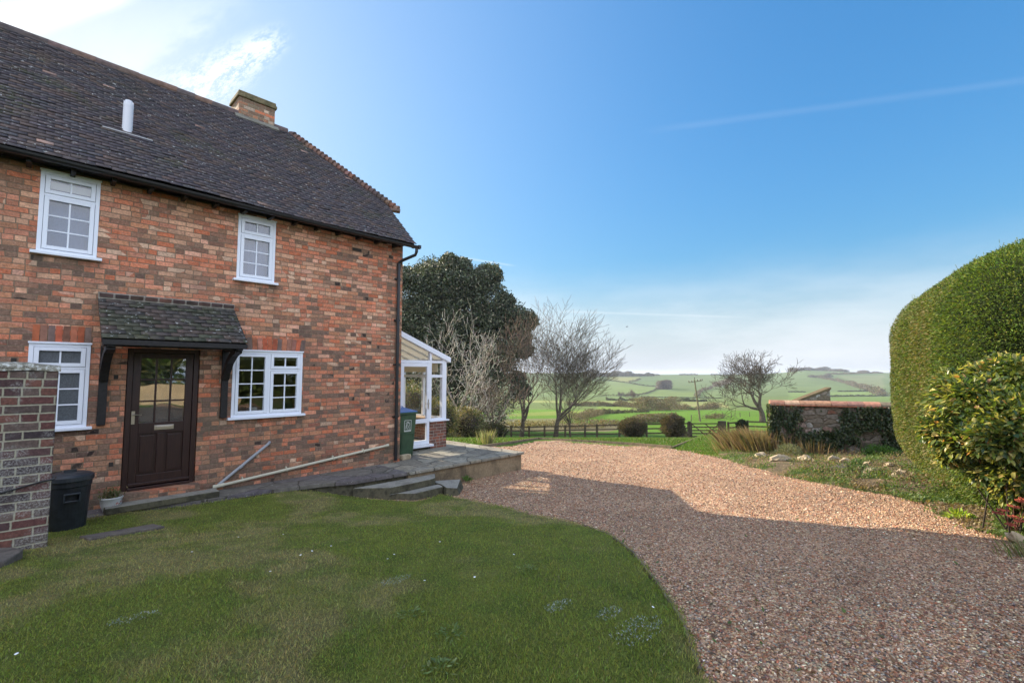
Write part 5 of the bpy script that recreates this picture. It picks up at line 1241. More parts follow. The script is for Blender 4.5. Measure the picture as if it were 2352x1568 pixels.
for a_, c_, h0_, h1_ in ((0, .55, 1.08, .16), (.45, 1, .16, 1.08), (.5, 1, 1.08, .16)):
    b = MB(); b.beam(G0.lerp(G1, a_) + Vector((0, -.03, h0_)), G0.lerp(G1, c_) + Vector((0, -.03, h1_)), .03, .07); b.build('brace', M['fence'], gt)
for px, zd, lab, s_ in ((1654, 34.6, 'thick dark timber gatepost at the right end of the field gate', .22), (1580, 35.0, 'slim dark post at the left end of the field gate', .10)):
    x, y, g = atz(px, zd); b = MB(); b.box(x - s_, x + s_, y - s_, y + s_, g - .3, g + 1.28); tag(b.build('gatepost', M['fence'], bevel=.03), lab, 'gatepost')
# pasture fence, far
fp_ = [at(px, py) for px, py in ((1588, 967), (1606, 965), (1622, 963), (1642, 961), (1660, 960), (1680, 959), (1700, 958), (1722, 957), (1745, 957), (1765, 956))]
wf = thing('wire_fence', 'thin pale posts and wire crossing the pasture beyond the gate', 'fence', fp_[0])
for p in fp_: b = MB(); b.box(p[0] - .06, p[0] + .06, p[1] - .06, p[1] + .06, p[2] - .2, p[2] + 1.2); b.build('post', M['pole'], wf)
b = MB()
for hh in (.4, .8, 1.1): b.tube([(p[0], p[1], p[2] + hh) for p in fp_], .018, 4)
b.build('wire', M['fence'], wf)
ux, uy, ug = atz(1605, 90)
pl = thing('utility_pole', 'leaning wooden electricity pole with crossarm and insulators in the pasture', 'utility pole', (ux, uy, ug))
top = Vector((*lat_xy(90, (1594 - 1176) / F * 90), (856 - 874) / F * 90)); base = Vector((ux, uy, ug - .4)); r_ = Vector(rtv)
b = MB(); b.tube([base, base.lerp(top, .5), top + (top - base).normalized() * .2], [.17, .15, .12], 10); b.build('pole', M['pole'], pl)
b = MB(); b.beam(top - r_ * 1.15 + Vector((0, 0, -.35)), top + r_ * 1.5 + Vector((0, 0, .05)), .12, .12); b.build('crossarm', M['pole'], pl)
for k in (-1.1, -.55, .55, 1.1, 1.45):
    p = top + r_ * k + Vector((0, 0, -.17 + k * .15)); b = MB(); b.tube([p, p + Vector((0, 0, .14)), p + Vector((0, 0, .2)), p + Vector((0, 0, .34))], [.05, .09, .12, .07], 8); b.build('insulator', simple('brown_glaze', (.05, .04, .04), .3), pl)
p = top + Vector((0, 0, .3)); b = MB(); b.tube([p, p + Vector((0, 0, .3))], [.06, .09], 8); b.build('insulator', simple('brown_glaze', (.05, .04, .04), .3), pl)
# ================================================================== FAR HEDGES, COPSES AND WOODS
def hedgerow(label, pts, hp, wd, n, cols, leaf=None, name='hedgerow', cat='hedge', gap=.0, seed=0, bumpy_=.7, group='hedgerows across the valley'):
    W3 = [np.array(at(*p)) for p in pts]; L = [np.linalg.norm(b_ - a_) for a_, b_ in zip(W3[:-1], W3[1:])]; cum = np.concatenate([[0], np.cumsum(L)])
    t = rng.uniform(0, cum[-1], n); k = np.clip(np.searchsorted(cum, t) - 1, 0, len(L) - 1); f = (t - cum[k]) / np.array(L)[k]
    A_ = np.array(W3); P = A_[k] * (1 - f)[:, None] + A_[k + 1] * f[:, None]
    dist = np.mean(np.linalg.norm(A_, axis=1)); h = hp * dist / F if hp > 0 else -hp; wd = wd * dist / F if hp > 0 else wd
    dv = A_[k + 1] - A_[k]; nrm = np.stack([-dv[:, 1], dv[:, 0]], 1); nrm /= np.linalg.norm(nrm, axis=1)[:, None]
    hh = h * (1 - bumpy_ + 2 * bumpy_ * fbm(t, t * 0, 1.0 / (h * 2.2), seed + 60, 3))
    off = rng.normal(0, wd * .33, n); x = P[:, 0] + nrm[:, 0] * off; y = P[:, 1] + nrm[:, 1] * off
    zz = G(x, y) + rng.uniform(0, 1, n) ** .8 * hh * np.sqrt(np.clip(1 - (off / (wd * 1.3)) ** 2, .05, 1))
    if gap: kk = vnoise(t, t * 0, 1 / (h * 3), seed + 5) > gap; x, y, zz = x[kk], y[kk], zz[kk]
    lf = leaf or dist * (.0011 if hp > 4 else .0007)
    V, Fq, c = leaf_mesh(np.stack([x, y, zz], 1), lf, lf * .55, col=pal(len(x), cols, None, .2), axis=np.array([[0, 0, .4]]))
    o = link_mesh(name, V, Fq, M['leaf'], None, col=c); return tag(o, label, cat, group)
DG = [(.035, .05, .022), (.05, .055, .03), (.065, .06, .035)]; BRN = [(.13, .10, .07), (.17, .13, .09), (.10, .085, .055), (.09, .10, .045)]; PUR = [(.14, .105, .09), (.17, .13, .115), (.11, .09, .075)]
def Z(*a): return [zp(*p) for p in a]
def Q(*a): return [zq(*p) for p in a]
hedgerow('thick dark hedge curving up the left hillside to the copse', Z((250, 655), (480, 655), (600, 645), (700, 632), (770, 605), (822, 578)), 3.2, 3, 3000, DG, seed=1)
hedgerow('thin hedge climbing from the left toward the copse', Z((250, 500), (400, 512), (540, 530), (640, 550), (812, 566)), 2, 2, 1800, DG, seed=2)
hedgerow('short hedge below the yellowish field near the crest', Z((530, 524), (600, 512), (640, 492)), 3.5, 3, 700, DG, seed=3)
hedgerow('long straight hedge along the foot of the hill', Z((650, 660), (900, 670), (1150, 674), (1420, 676)), 2, 2, 2600, DG, seed=4)
hedgerow('line of round hedge trees in the valley bottom', Z((310, 692), (420, 695), (600, 700), (900, 703), (1280, 708)), 5, 5, 4200, DG + [(.09, .10, .04)], seed=5, bumpy_=.95)
hedgerow('broad brown overgrown hedge left of the valley wood', Z((-60, 745), (210, 752), (400, 752), (600, 762)), 10, 14, 5500, BRN, seed=6)
hedgerow('large brown bare wood in the valley bottom', Z((600, 790), (700, 795), (830, 792), (980, 785)), 25, 26, 9000, BRN, name='bare_wood', cat='wood', seed=7, bumpy_=.5, group='woods in the valley')
hedgerow('string of brown bushes right of the valley wood', Z((980, 775), (1080, 785), (1200, 785), (1330, 775), (1380, 770)), 10, 12, 3600, BRN, seed=8, bumpy_=.95)
hedgerow('dark clipped hedge bordering the bright near meadow', Z((240, 832), (350, 822), (480, 815), (620, 812), (720, 806)), 8, 7, 4200, DG + [(.10, .09, .05)], seed=9)
hedgerow('thick tangled hedge sweeping down on the left beyond the fence', Z((-120, 905), (40, 890), (120, 870), (230, 840), (270, 832)), 15, 16, 6500, BRN + PUR, seed=10)
hedgerow('hedge with purple bare trees rising on the middle hillside', Z((1182, 668), (1190, 640), (1230, 610), (1330, 580)), 6, 6, 1800, PUR + DG, seed=11)
hedgerow('strip of purple bare wood high on the middle hillside', Z((1355, 568), (1430, 545), (1520, 512)), 8, 9, 2600, PUR, name='bare_wood', cat='wood', seed=12, group='woods in the valley')
hedgerow('square purple copse of bare trees on the left hillside', Z((812, 586), (860, 588), (925, 586)), 19, 14, 6500, PUR, name='copse', cat='copse', seed=13, bumpy_=.25, group='woods in the valley')
hedgerow('wooded crest with dark trees on the left skyline', Z((100, 470), (260, 466), (360, 464), (520, 464)), 11, 14, 5200, DG + PUR, name='bare_wood', cat='wood', seed=14, bumpy_=.8, group='woods in the valley')
hedgerow('single tall dark conifer clump on the left skyline', Z((522, 463), (550, 463)), 10, 10, 900, [(.02, .03, .02)], name='conifer_clump', cat='trees', seed=15, bumpy_=.15, group='woods in the valley')
hedgerow('dark farm trees along the left skyline', Z((560, 463), (640, 462), (770, 461)), 5, 7, 2600, DG, name='tree_line', cat='trees', seed=16, group='woods in the valley')
hedgerow('sparse row of tiny trees along the middle skyline', Z((775, 458), (1000, 456), (1200, 456), (1580, 457)), 3, 4, 2600, DG, name='tree_line', cat='trees', seed=17, gap=.35, group='woods in the valley')
hedgerow('brown wood on the right-hand hilltop', Q((560, 250), (700, 240), (820, 232), (950, 238), (1180, 258)), 6, 10, 5200, PUR + DG, name='bare_wood', cat='wood', seed=18, group='woods in the valley')
hedgerow('brown hedge along the right skyline', Q((1030, 286), (1200, 284), (1400, 276), (1580, 272)), 3, 5, 2400, BRN, seed=19)
hedgerow('pair of round trees on the right skyline', Q((1350, 272), (1410, 272)), 7, 10, 900, PUR, name='tree_line', cat='trees', seed=20, bumpy_=.9, group='woods in the valley')
hedgerow('scrubby patch below the right hilltop', Q((800, 318), (900, 318), (1010, 312)), 5, 9, 2200, PUR + DG, seed=21)
hedgerow('brown gully hedge running down the right hillside', Q((880, 325), (1050, 350), (1200, 385), (1340, 430), (1480, 480), (1600, 522)), 7, 8, 5200, BRN, seed=22, bumpy_=.9)
hedgerow('short straight hedge left of the ruin on the right hillside', Q((560, 481), (750, 481)), 2, 2, 700, DG, seed=23)
hedgerow('straight hedge right of the ruin on the right hillside', Q((1100, 474), (1350, 472), (1620, 468)), 2, 2, 1500, DG, seed=24)
hedgerow('lower straight hedge right of the ruin', Q((1000, 531), (1300, 525), (1640, 522)), 2.6, 2.5, 2200, DG, seed=25)
hedgerow('patch of tangled brown brambles beyond the left part of the fence', [(1300, 985), (1360, 980), (1430, 974)], -.8, 5, 2600, BRN, leaf=.12, name='bramble_patch', cat='brambles', seed=26, group='bramble patches')
hedgerow('patch of pale brambles beyond the fence between the clipped bushes', [(1470, 972), (1500, 968), (1530, 970)], -1.8, 4, 4200, BRN, leaf=.12, name='bramble_patch', cat='brambles', seed=27, group='bramble patches')
hedgerow('low reddish brambles along the wire fence in the pasture', [(1625, 962), (1660, 960)], -1.2, 2, 1500, BRN, leaf=.10, name='bramble_patch', cat='brambles', seed=28, group='bramble patches')
hedgerow('pale brambles below the bare trees left of the fence', [(1150, 985), (1200, 980), (1290, 977)], -.8, 5, 2600, [(.20, .17, .10), (.14, .13, .06)], leaf=.12, name='bramble_patch', cat='brambles', seed=29, group='bramble patches')
for px, py, hh, lab in ((zp(455, 680)[0], zp(455, 680)[1], 9, 'lone round tree left in the valley bottom'), (zp(565, 710)[0], zp(565, 710)[1], 11, 'lone bare tree standing left of the valley wood')):
    x, y, g = at(px, py); A, lv = fit(grow(int(px), hh, 4, (4, 5), .3, .25, 42, .3, .16, .7, .07), hh * .9, hh); tree_from('field_tree', lab, (x, y, g), A, lv, M['bark'], PUR)

# ================================================================== RIGHT-HAND SIDE: YEW HEDGE, LAUREL, STONE WALL
def rbox_core(hx, hy, hz, r, seg=26):
    V = []; Fc = []
    for ax in range(3):
        for sg in (-1, 1):
            o = len(V); u, v = [i for i in range(3) if i != ax]
            for i in range(seg + 1):
                for j in range(seg + 1):
                    p = np.zeros(3); H = np.array([hx, hy, hz]); p[ax] = sg * H[ax]; p[u] = (2 * i / seg - 1) * H[u]; p[v] = (2 * j / seg - 1) * H[v]
                    q = np.clip(p, -(H - r), H - r); d_ = p - q; p = q + r * d_ / max(np.linalg.norm(d_), 1e-6); V.append(p)
            for i in range(seg):
                for j in range(seg):
                    a = o + i * (seg + 1) + j; f = (a, a + 1, a + seg + 2, a + seg + 1); Fc.append(f if (sg > 0) == (ax == 1) else f[::-1])
    return np.array(V), Fc
hA = Vector((math.cos(R(13)), math.sin(R(13)), 0)); hB = Vector((-hA.y, hA.x, 0))
HX, HY, HZ, HR = 3.15, 1.65, 2.15, 1.3
hc = Vector((8.35, -.02, 0)) + hA * HX - hB * HY; hc.z = 1.90 - HZ
def warp(P):
    P = P.copy(); zt_ = (P[:, 2] + HZ) / (2 * HZ); f = 1 - .10 * np.clip(1 - zt_ * 1.9, 0, 1) ** 1.3; P[:, 1] *= f; P[:, 0] *= 1 - .05 * np.clip(1 - zt_ * 1.9, 0, 1)
    s_ = P[:, 0] * .9 + 3; P[:, 1] += .05 * np.sin(s_ * 2.1 + P[:, 2]) ; P[:, 2] += .06 * np.sin(s_ * 1.3)
    return np.array(hc)[None] + P[:, :1] * np.array(hA) + P[:, 1:2] * np.array(hB) + P[:, 2:3] * np.array([0, 0, 1])
yew = thing('yew_hedge', 'massive clipped yew hedge with rounded top on the right of the drive', 'hedge', (hc.x, hc.y, -2))
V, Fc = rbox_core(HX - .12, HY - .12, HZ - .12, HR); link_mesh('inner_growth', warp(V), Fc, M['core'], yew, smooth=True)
H = np.array([HX, HY, HZ]); n = 3600000
P = rng.uniform(-1, 1, (n, 3)) * (H + .06); q = np.clip(P, -(H - HR), H - HR); dd = P - q; ln = np.linalg.norm(dd, axis=1); sdf = ln - HR
nrm = dd / np.maximum(ln, 1e-6)[:, None]; jit = .16 * (fbm(P[:, 0] * 1.3 + P[:, 1], P[:, 2] * .8 + P[:, 1] * .5, 3.5, 77, 3) - .55) * np.where(nrm[:, 1] > .6, .4, 1.0)
k = (sdf > -.13) & (sdf < .012 + jit) & (P[:, 0] < HX * .999) & ((nrm[:, 0] < .3)) & (P[:, 1] > -HY * 1.05)
k &= (nrm[:, 1] > -.85); P = P[k]; nrm = nrm[k]; sdf = sdf[k]
sel = rng.random(len(P)) < 520000 / len(P); P = P[sel]; nrm = nrm[sel]
side = nrm[:, 1]; wx = fbm(P[:, 0], P[:, 2], 1.1, 81); wv = vnoise(P[:, 0] * 4.5, P[:, 2] * .7, 1.0, 82)
cg = pal(len(P), [(.085, .135, .026), (.13, .19, .034), (.045, .075, .020), (.22, .25, .06)], [4, 4, 3, 1.4], .3)
cb = pal(len(P), [(.22, .195, .075), (.28, .22, .10), (.17, .18, .055), (.32, .27, .13)], [4, 3, 4, 1])
brn = (rng.random(len(P)) < np.clip((side - .3) * .9 * (.35 + wx * .8 + (wv - .5) * .5) * sstep(P[:, 0], -2.4, -.6), 0, .8))[:, None]
cc = np.where(brn, cb, cg)
wn_ = nrm[:, :1] * np.array(hA) + nrm[:, 1:2] * np.array(hB) + nrm[:, 2:3] * np.array([0, 0, 1.])
V, Fq, c = leaf_mesh(warp(P), rng.uniform(.012, .032, len(P)), rng.uniform(.0035, .009, len(P)), axis=wn_ * .7 + np.array([0, 0, -.15]), col=cc)
link_mesh('foliage', V, Fq, M['yew_leaf'], yew, col=c)
ns = 420; up_ = np.nonzero((nrm[:, 2] > .15) & (sdf > -.03))[0]; b0 = P[rng.choice(up_, ns)]; dvs = rand_dirs(ns) * .45 + np.array([0, 0, 1.]); hgt_ = rng.uniform(.03, .13, ns)
tt_ = np.tile(np.linspace(0, 1, 9), ns); ii_ = np.repeat(np.arange(ns), 9); Psh = warp(b0)[ii_] + dvs[ii_] * (hgt_[ii_] * tt_)[:, None]
V, Fq, c = leaf_mesh(Psh, .014, .004, axis=dvs[ii_] * .6, col=pal(len(Psh), [(.15, .20, .04), (.20, .20, .06)])); link_mesh('stray_shoots', V, Fq, M['yew_leaf'], yew, col=c)

# evergreen laurel-like bush in front of the hedge
def leafy(P, ax, L, W, cols, wts):
    """folded pointed leaves with six corners"""
    n = len(P); a = ax + rand_dirs(n) * .55; a /= np.linalg.norm(a, axis=1)[:, None]
    b_ = np.cross(a, rand_dirs(n) * .6 + np.array([0, 0, 1.])); b_ /= np.linalg.norm(b_, axis=1)[:, None]; nn = np.cross(b_, a)
    L = (L * rng.uniform(.6, 1.2, n))[:, None]; W = (W * rng.uniform(.7, 1.2, n))[:, None]
    pts = [P - a * L, P - a * L * .3 + b_ * W + nn * W * .35, P + a * L * .45 + b_ * W * .8 + nn * W * .3 - nn * L * .08, P + a * L - nn * L * .22, P + a * L * .45 - b_ * W * .8 + nn * W * .3 - nn * L * .08, P - a * L * .3 - b_ * W + nn * W * .35]
    V = np.stack(pts, 1).reshape(-1, 3); o = np.arange(n) * 6
    Fq = np.concatenate([np.stack([o, o + 1, o + 2, o + 3], 1), np.stack([o, o + 3, o + 4, o + 5], 1)])
    return V, Fq, np.repeat(pal(n, cols, wts, .18), 6, axis=0)
lc = at(2275, 1205); lx, ly = 7.75, -.42; lg = float(G(lx, ly))
lau = thing('laurel_bush', 'glossy green and yellow leaved evergreen bush in front of the yew hedge', 'shrub', (lx, ly, lg))
Ps = []; Ds = []
for i, (px, py, zz_, rr_) in enumerate([(2230, 930, 5.4, .42), (2150, 985, 5.5, .24), (2300, 880, 5.5, .40), (2400, 900, 5.4, .50), (2330, 980, 5.0, .52), (2200, 1010, 5.3, .27), (2420, 1040, 5.0, .5), (2300, 1060, 5.1, .26), (2190, 880, 5.7, .22), (2165, 1045, 5.4, .13), (2380, 1120, 5.1, .40), (2260, 1080, 5.2, .22), (2310, 1110, 5.1, .25), (2290, 1010, 4.9, .3), (2350, 1080, 4.9, .3)]):
    l = (px - 1176) / F * zz_; x, y = lat_xy(zz_, l); P, d_ = ell_points(int(1900 * rr_ * rr_ / .16) + 150, (x, y, (856 - py) / F * zz_), (rr_, rr_, rr_ * .85), .55, .35, 90 + i); Ps.append(P); Ds.append(d_)
P = np.concatenate(Ps); d_ = np.concatenate(Ds)
V, Fq, c = leafy(P, d_ * .8 + np.array([0, 0, -.1]), .045, .019, [(.16, .20, .045), (.09, .135, .035), (.30, .30, .075), (.46, .40, .14), (.06, .10, .045), (.42, .22, .10)], [5, 5, 3.2, 2.2, 4, .5])
link_mesh('foliage', V, Fq, M['leaf_gloss'], lau, col=c)
S = []
for i in range(22):
    e = P[rng.integers(len(P))]; b0 = np.array([lx + random.gauss(0, .12), ly + random.gauss(0, .12), lg - .05]); m_ = (b0 + e) / 2 + np.array([0, 0, .15]); S += [(*b0, *m_, .009, .007), (*m_, *e, .007, .003)]
V, Fq = tubes_np(S, 6); link_mesh('stems', V, Fq, M['bark_dark'], lau)

# stone wall with tiled coping
w0 = np.array([16.35, 4.35]); w1_ = np.array([17.6, .9]); wd = (w1_ - w0) / np.linalg.norm(w1_ - w0); wn2 = np.array([wd[1], -wd[0]])
if wn2[0] < 0: wn2 = -wn2
sw = thing('stone_wall', 'ivy-clad rubble wall with orange tile coping beyond the flower bed', 'wall', (w0[0], w0[1], -2.6))
zt_w = -1.02; wt_ = .42
b = MB(); q0, q1 = w0, w1_
pol = [tuple(q0), tuple(q0 + wn2 * wt_), tuple(q1 + wn2 * wt_), tuple(q1)]
area = sum(pol[i][0] * pol[(i + 1) % 4][1] - pol[(i + 1) % 4][0] * pol[i][1] for i in range(4)); pol = pol if area > 0 else pol[::-1]
b.prism(pol, -3.0, zt_w); b.build('stonework', M['stone_wall'], sw, bevel=.03)
b = MB(); n = 9; Lw = float(np.linalg.norm(w1_ - w0))
for i in range(n):
    t0, t1 = i * Lw / n + .004, (i + 1) * Lw / n - .006; c0 = w0 + wn2 * wt_ / 2
    b.cc = tuple(pal(1, [(.36, .18, .115), (.30, .155, .105), (.19, .155, .10), (.36, .23, .15)], [4, 3, 2, 2], .1)[0]); zz_ = zt_w + .03 + random.uniform(-.006, .006)
    p0 = c0 + wd * t0; p1 = c0 + wd * t1; vs = []
    for p in (p0, p1):
        for k in range(9): th = math.pi * k / 8; vs.append((p[0] + wn2[0] * math.cos(th) * .26, p[1] + wn2[1] * math.cos(th) * .26, zz_ + math.sin(th) * .13))
    b.add(vs, [(k, k + 1, 9 + k + 1, 9 + k) for k in range(8)] + [tuple(range(9))[::-1], tuple(range(9, 18)), (0, 9, 17, 8)])
b.build('coping_tile', M['plain_attr'], sw)
b = MB(); b.cc = (.38, .13, .07); c0 = w0 + wn2 * wt_ / 2; b.beam((*(c0 + wd * .02), zt_w + .014), (*(c0 + wd * (Lw - .02)), zt_w + .014), wt_ + .12, .026); b.build('tile_course', M['plain_attr'], sw)
n = 9000; t_ = rng.uniform(-.05, Lw, n); zz_ = rng.uniform(-2.75, zt_w + .02, n)
dens = fbm(t_, zz_, 1.5, 101) + .22 * sstep(t_, 2.0, 3.2) + .30 * sstep(t_, .55, .2) - .10
k = (dens > .50 + .05 * rng.normal(size=n)); t_, zz_ = t_[k], zz_[k]
P = np.column_stack([w0[0] + wd[0] * t_, w0[1] + wd[1] * t_, zz_]) - np.array([wn2[0], wn2[1], 0]) * rng.uniform(.01, .09, len(t_))[:, None]
n2_ = 700; t2 = rng.uniform(0, wt_, n2_); P2 = np.column_stack([w0[0] + wn2[0] * t2 - wd[0] * .05, w0[1] + wn2[1] * t2 - wd[1] * .05, rng.uniform(-2.7, zt_w, n2_)]); P = np.concatenate([P, P2])
V, Fq, c = leafy(P, np.array([[-.4 * wn2[0], -.4 * wn2[1], -.8]]), .045, .032, [(.05, .075, .03), (.035, .055, .022), (.09, .11, .05), (.20, .20, .12)], [5, 5, 3, .8]); link_mesh('ivy', V, Fq, M['leaf_gloss'], sw, col=c)
# ruined lean-to behind the wall
rx, ry = lat_xy(21, (1868 - 1176) / F * 21)
ru = thing('ruined_shed', 'low stone shed with a mossy sloping roof behind the stone wall', 'shed', (rx, ry, -3))
def rp(px, py, z_): l = (px - 1176) / F * z_; x, y = lat_xy(z_, l); return Vector((x, y, (856 - py) / F * z_))
a0, a1, a2, a3 = rp(1828, 921, 21), rp(1903, 893, 21), rp(1903, 930, 21), rp(1828, 930, 21)
bk = Vector(fwv) * .35
b = MB(); vs = [a0, a1, Vector((a1.x, a1.y, -3.6)), Vector((a0.x, a0.y, -3.6))]; vs += [v + bk for v in vs]; b.add(vs, [(3, 2, 1, 0), (4, 5, 6, 7), (1, 2, 6, 5), (0, 4, 7, 3)]); b.build('wall', M['stone_wall'], ru)
b = MB(); u_ = (a1 - a0).normalized(); b.obox((a0 + a1) / 2 + bk / 2 + Vector((0, 0, .02)), u_ * (a1 - a0).length * .53, bk * .54, Vector((0, 0, .045))); b.build('roof', M['moss_tile'], ru)

# ---- plants and stones of the border
n = 150000; z_ = np.exp(rng.uniform(math.log(4.2), math.log(18), n)); l_ = rng.uniform(.45, 1.15, n) * z_; x, y = z_ * cy_ + l_ * sy_, z_ * sy_ - l_ * cy_
k = inside(x + rng.normal(0, .1, n), y + rng.normal(0, .1, n), BED) & ((fbm(x, y, 1.6, 32) + rng.normal(0, .05, n) > .40)); x, y, z_ = x[k], y[k], z_[k]; hh = rng.random(len(x)) ** 2 * (.06 + .16 * sstep(fbm(x, y, .9, 33), .45, .7)) * sstep(x, 8, 11)
P = np.stack([x, y, bed_z(x, y) + hh + .01], 1); cf = fbm(x, y, 2.3, 34)
cA = pal(len(x), [(.10, .16, .035), (.07, .12, .03), (.15, .19, .05)]); cB = pal(len(x), [(.22, .16, .09), (.15, .11, .07), (.28, .22, .12)])
V, Fq, c = leaf_mesh(P, rng.uniform(.015, .035, len(x)), rng.uniform(.006, .015, len(x)), col=np.where((cf > .50)[:, None], cA, cB), flat=1.5)
tag(link_mesh('ground_cover', V, Fq, M['leaf'], None, col=c), 'low weeds, creeping plants and dead leaves covering the flower bed', 'ground cover', kind='stuff')
def rock(px, py, w_, h_, d_, label, seed, tilt=0, name='rock'):
    x, y, g = at(px, py); g = max(g, float(bed_z(np.array(x), np.array(y))))
    V, Fc = ico((0, 0, 0), (w_ / 2, d_ / 2, h_ / 2), 2, .32, seed); m_ = Matrix.Rotation(-math.pi / 2 + YAW + seed * .2 % .5, 3, 'Z') @ Matrix.Rotation(tilt, 3, 'Y')
    V = [tuple(m_ @ (Vector([round(c_ * 1, 3) for c_ in v]))) for v in V]
    o = link_mesh(name, [(x + v[0] * .9, y + v[1] * .9, g + h_ * .12 + v[2] * .85) for v in V], Fc, M['rock'], None); tag(o, label, 'rock', 'rocks edging the flower bed')
for i, a in enumerate([(*zq(278, 1160), .34, .22, .25, 'grey-white rock at the left end of the border beside the lawn'), (*zq(430, 1130), .30, .32, .25, 'upright whitish rock beside the grey lavender mound'), (*zq(460, 1285), .72, .26, .3, 'longest pale rock at the gravel edge, below the lavender mound'),
                       (*zq(745, 1280), .40, .30, .3, 'pale wedge-shaped rock right of the long rock'), (*zq(262, 1222), .35, .22, .3, 'brown rock half hidden in leaves at the left of the border'), (*zq(1190, 1310), .40, .26, .3, 'blocky whitish rock in the middle of the border'),
                       (*zq(1120, 1390), .62, .22, .25, 'long low pale rock at the middle of the gravel edge'), (*zq(1470, 1412), .36, .22, .25, 'square sandy rock right of the feathery plant'), (*zq(1425, 1330), .20, .16, .2, 'small sandy rock above the square one'),
                       (*zq(1050, 1275), .36, .2, .2, 'brownish rock among the weeds near the middle of the border'), (*zq(1660, 1350), .22, .12, .2, 'small flat pinkish rock near the yew hedge')]):
    rock(*a, i + 2)
rock(*zq(1775, 1468), .42, .22, .24, 'large smooth sandy rock leaning at the corner of the yew hedge', 31, -.55); rock(2340, 1250, .26, .12, .16, 'sandy rock at the right edge of the photo below the red flower heads', 33, .7)
def tuft(name, label, px, py, n, hgt, rad, wid, cols, cat='plant', lean=.5, group=None, mat='leaf', wts=None, fan=0):
    x, y, g = at(px, py); g = float(G(x, y)); 
    a = rng.uniform(0, 6.283, n); r_b = np.abs(rng.normal(0, rad * .35, n)); b_ = np.stack([x + np.cos(a) * r_b, y + np.sin(a) * r_b, np.full(n, g - .02)], 1)
    H_ = hgt * rng.uniform(.45, 1.1, n); ln_ = rng.uniform(0, 1, n) * lean * H_ + 0; tip = b_ + np.stack([np.cos(a) * ln_ + fan * H_ * sy_, np.sin(a) * ln_ - fan * H_ * cy_, H_], 1)
    mid = (b_ + tip) / 2 + np.stack([0 * H_, 0 * H_, H_ * .1], 1); ph = rng.uniform(0, 6.283, n); s = np.stack([np.cos(ph), np.sin(ph), 0 * ph], 1) * wid / 2
    V = np.stack([b_ - s, b_ + s, mid + s, tip, mid - s], 1).reshape(-1, 3); c = np.repeat(pal(n, cols, wts, .2), 5, axis=0)
    return tag(link_mesh(name, V, np.arange(5 * n).reshape(n, 5), M[mat], None, col=c), label, cat, group)
tuft('dry_shrub', 'spiky brown and olive shrub on the lawn in front of the stone wall end', 1735, 1040, 4200, .80, 1.5, .009, [(.22, .16, .10), (.17, .13, .08), (.28, .20, .13), (.13, .14, .06)], 'shrub', .75, fan=-.35)
for px, py, lab, hgt in ((1800, 1040, 'dry straw-coloured stems against the left part of the stone wall', .9), (1868, 1048, 'withered brown stalks against the middle of the stone wall', .55), (1930, 1046, 'few thin bent dead stems against the right part of the stone wall', .55)):
    tuft('dead_stems', lab, px, py, 160, hgt, .9, .016, [(.28, .20, .11), (.20, .14, .08)], 'dead plant', .6)
def mound(name, label, px, py, rx, rz, n, L, W, cols, cat='plant', mat='leaf'):
    x, y, g = at(px, py); g = float(bed_z(np.array(x), np.array(y)))
    P, d_ = ell_points(n, (x, y, g), (rx, rx, rz), .6, .3, int(px), zcut=-.1)
    V, Fq, c = leaf_mesh(P, L * rng.uniform(.6, 1.3, len(P)), W * rng.uniform(.6, 1.3, len(P)), axis=d_ * .9, col=pal(len(P), cols))
    return tag(link_mesh(name, V, Fq, M[mat], None, col=c), label, cat)
mound('lavender_mound', 'grey-green lavender mound at the left of the flower bed', *zq(570, 1215), .42, .36, 3200, .035, .006, [(.14, .16, .09), (.10, .12, .07), (.20, .20, .13)])
mound('feathery_plant', 'bluish green feathery plant between the rocks', *zq(1310, 1390), .26, .24, 1500, .04, .007, [(.08, .14, .06), (.11, .18, .07)])
mound('fern_clump', 'bright green fern-like clump below the right end of the stone wall', *zq(1580, 1215), .50, .28, 2600, .05, .012, [(.07, .15, .03), (.10, .19, .04)])
mound('yellow_green_plant', 'small yellow-green plant in the middle of the flower bed', *zq(1180, 1180), .22, .2, 700, .03, .012, [(.20, .26, .05), (.14, .20, .04)])
def at4(X, Y): return ((2150 + X / 2.851) * .9408, (850 + Y / 2.851) * .9408)
def rosette(name, label, px, py, r_, n, L, W, cols, cat='plant', grp=None):
    x, y, g = at(px, py); P, d_ = ell_points(n, (x, y, g + .03), (r_, r_, r_ * .7), .4, .2, int(px), zcut=-.05)
    V, Fq, c = leafy(P, d_ + np.array([0, 0, .35]), L, W, cols, None); return tag(link_mesh(name, V, Fq, M['leaf'], None, col=c), label, cat, grp)
rosette('lime_plant', 'lime-green leafy plant at the foot of the yew hedge by the gravel', *at4(560, 1200), .17, 230, .035, .016, [(.28, .38, .05), (.20, .30, .04), (.36, .42, .08)])
rosette('pale_leafed_plant', 'small pale grey-green leafed plant left of the lime-green one', *at4(265, 1075), .13, 120, .03, .015, [(.20, .26, .12), (.14, .20, .08)])
rosette('hart_tongue_plant', 'small green strap-leaved plant against the corner block of the steps', 1072, 1106, .10, 50, .07, .012, [(.12, .20, .05)])
sx, sy2, sg = at(2335, 1225); sed = thing('dried_flower_heads', 'plant with flat rusty red dried flower heads at the right edge', 'plant', (sx, sy2, sg))
b = MB(); hb = MB(); b.cc = (.16, .07, .05)
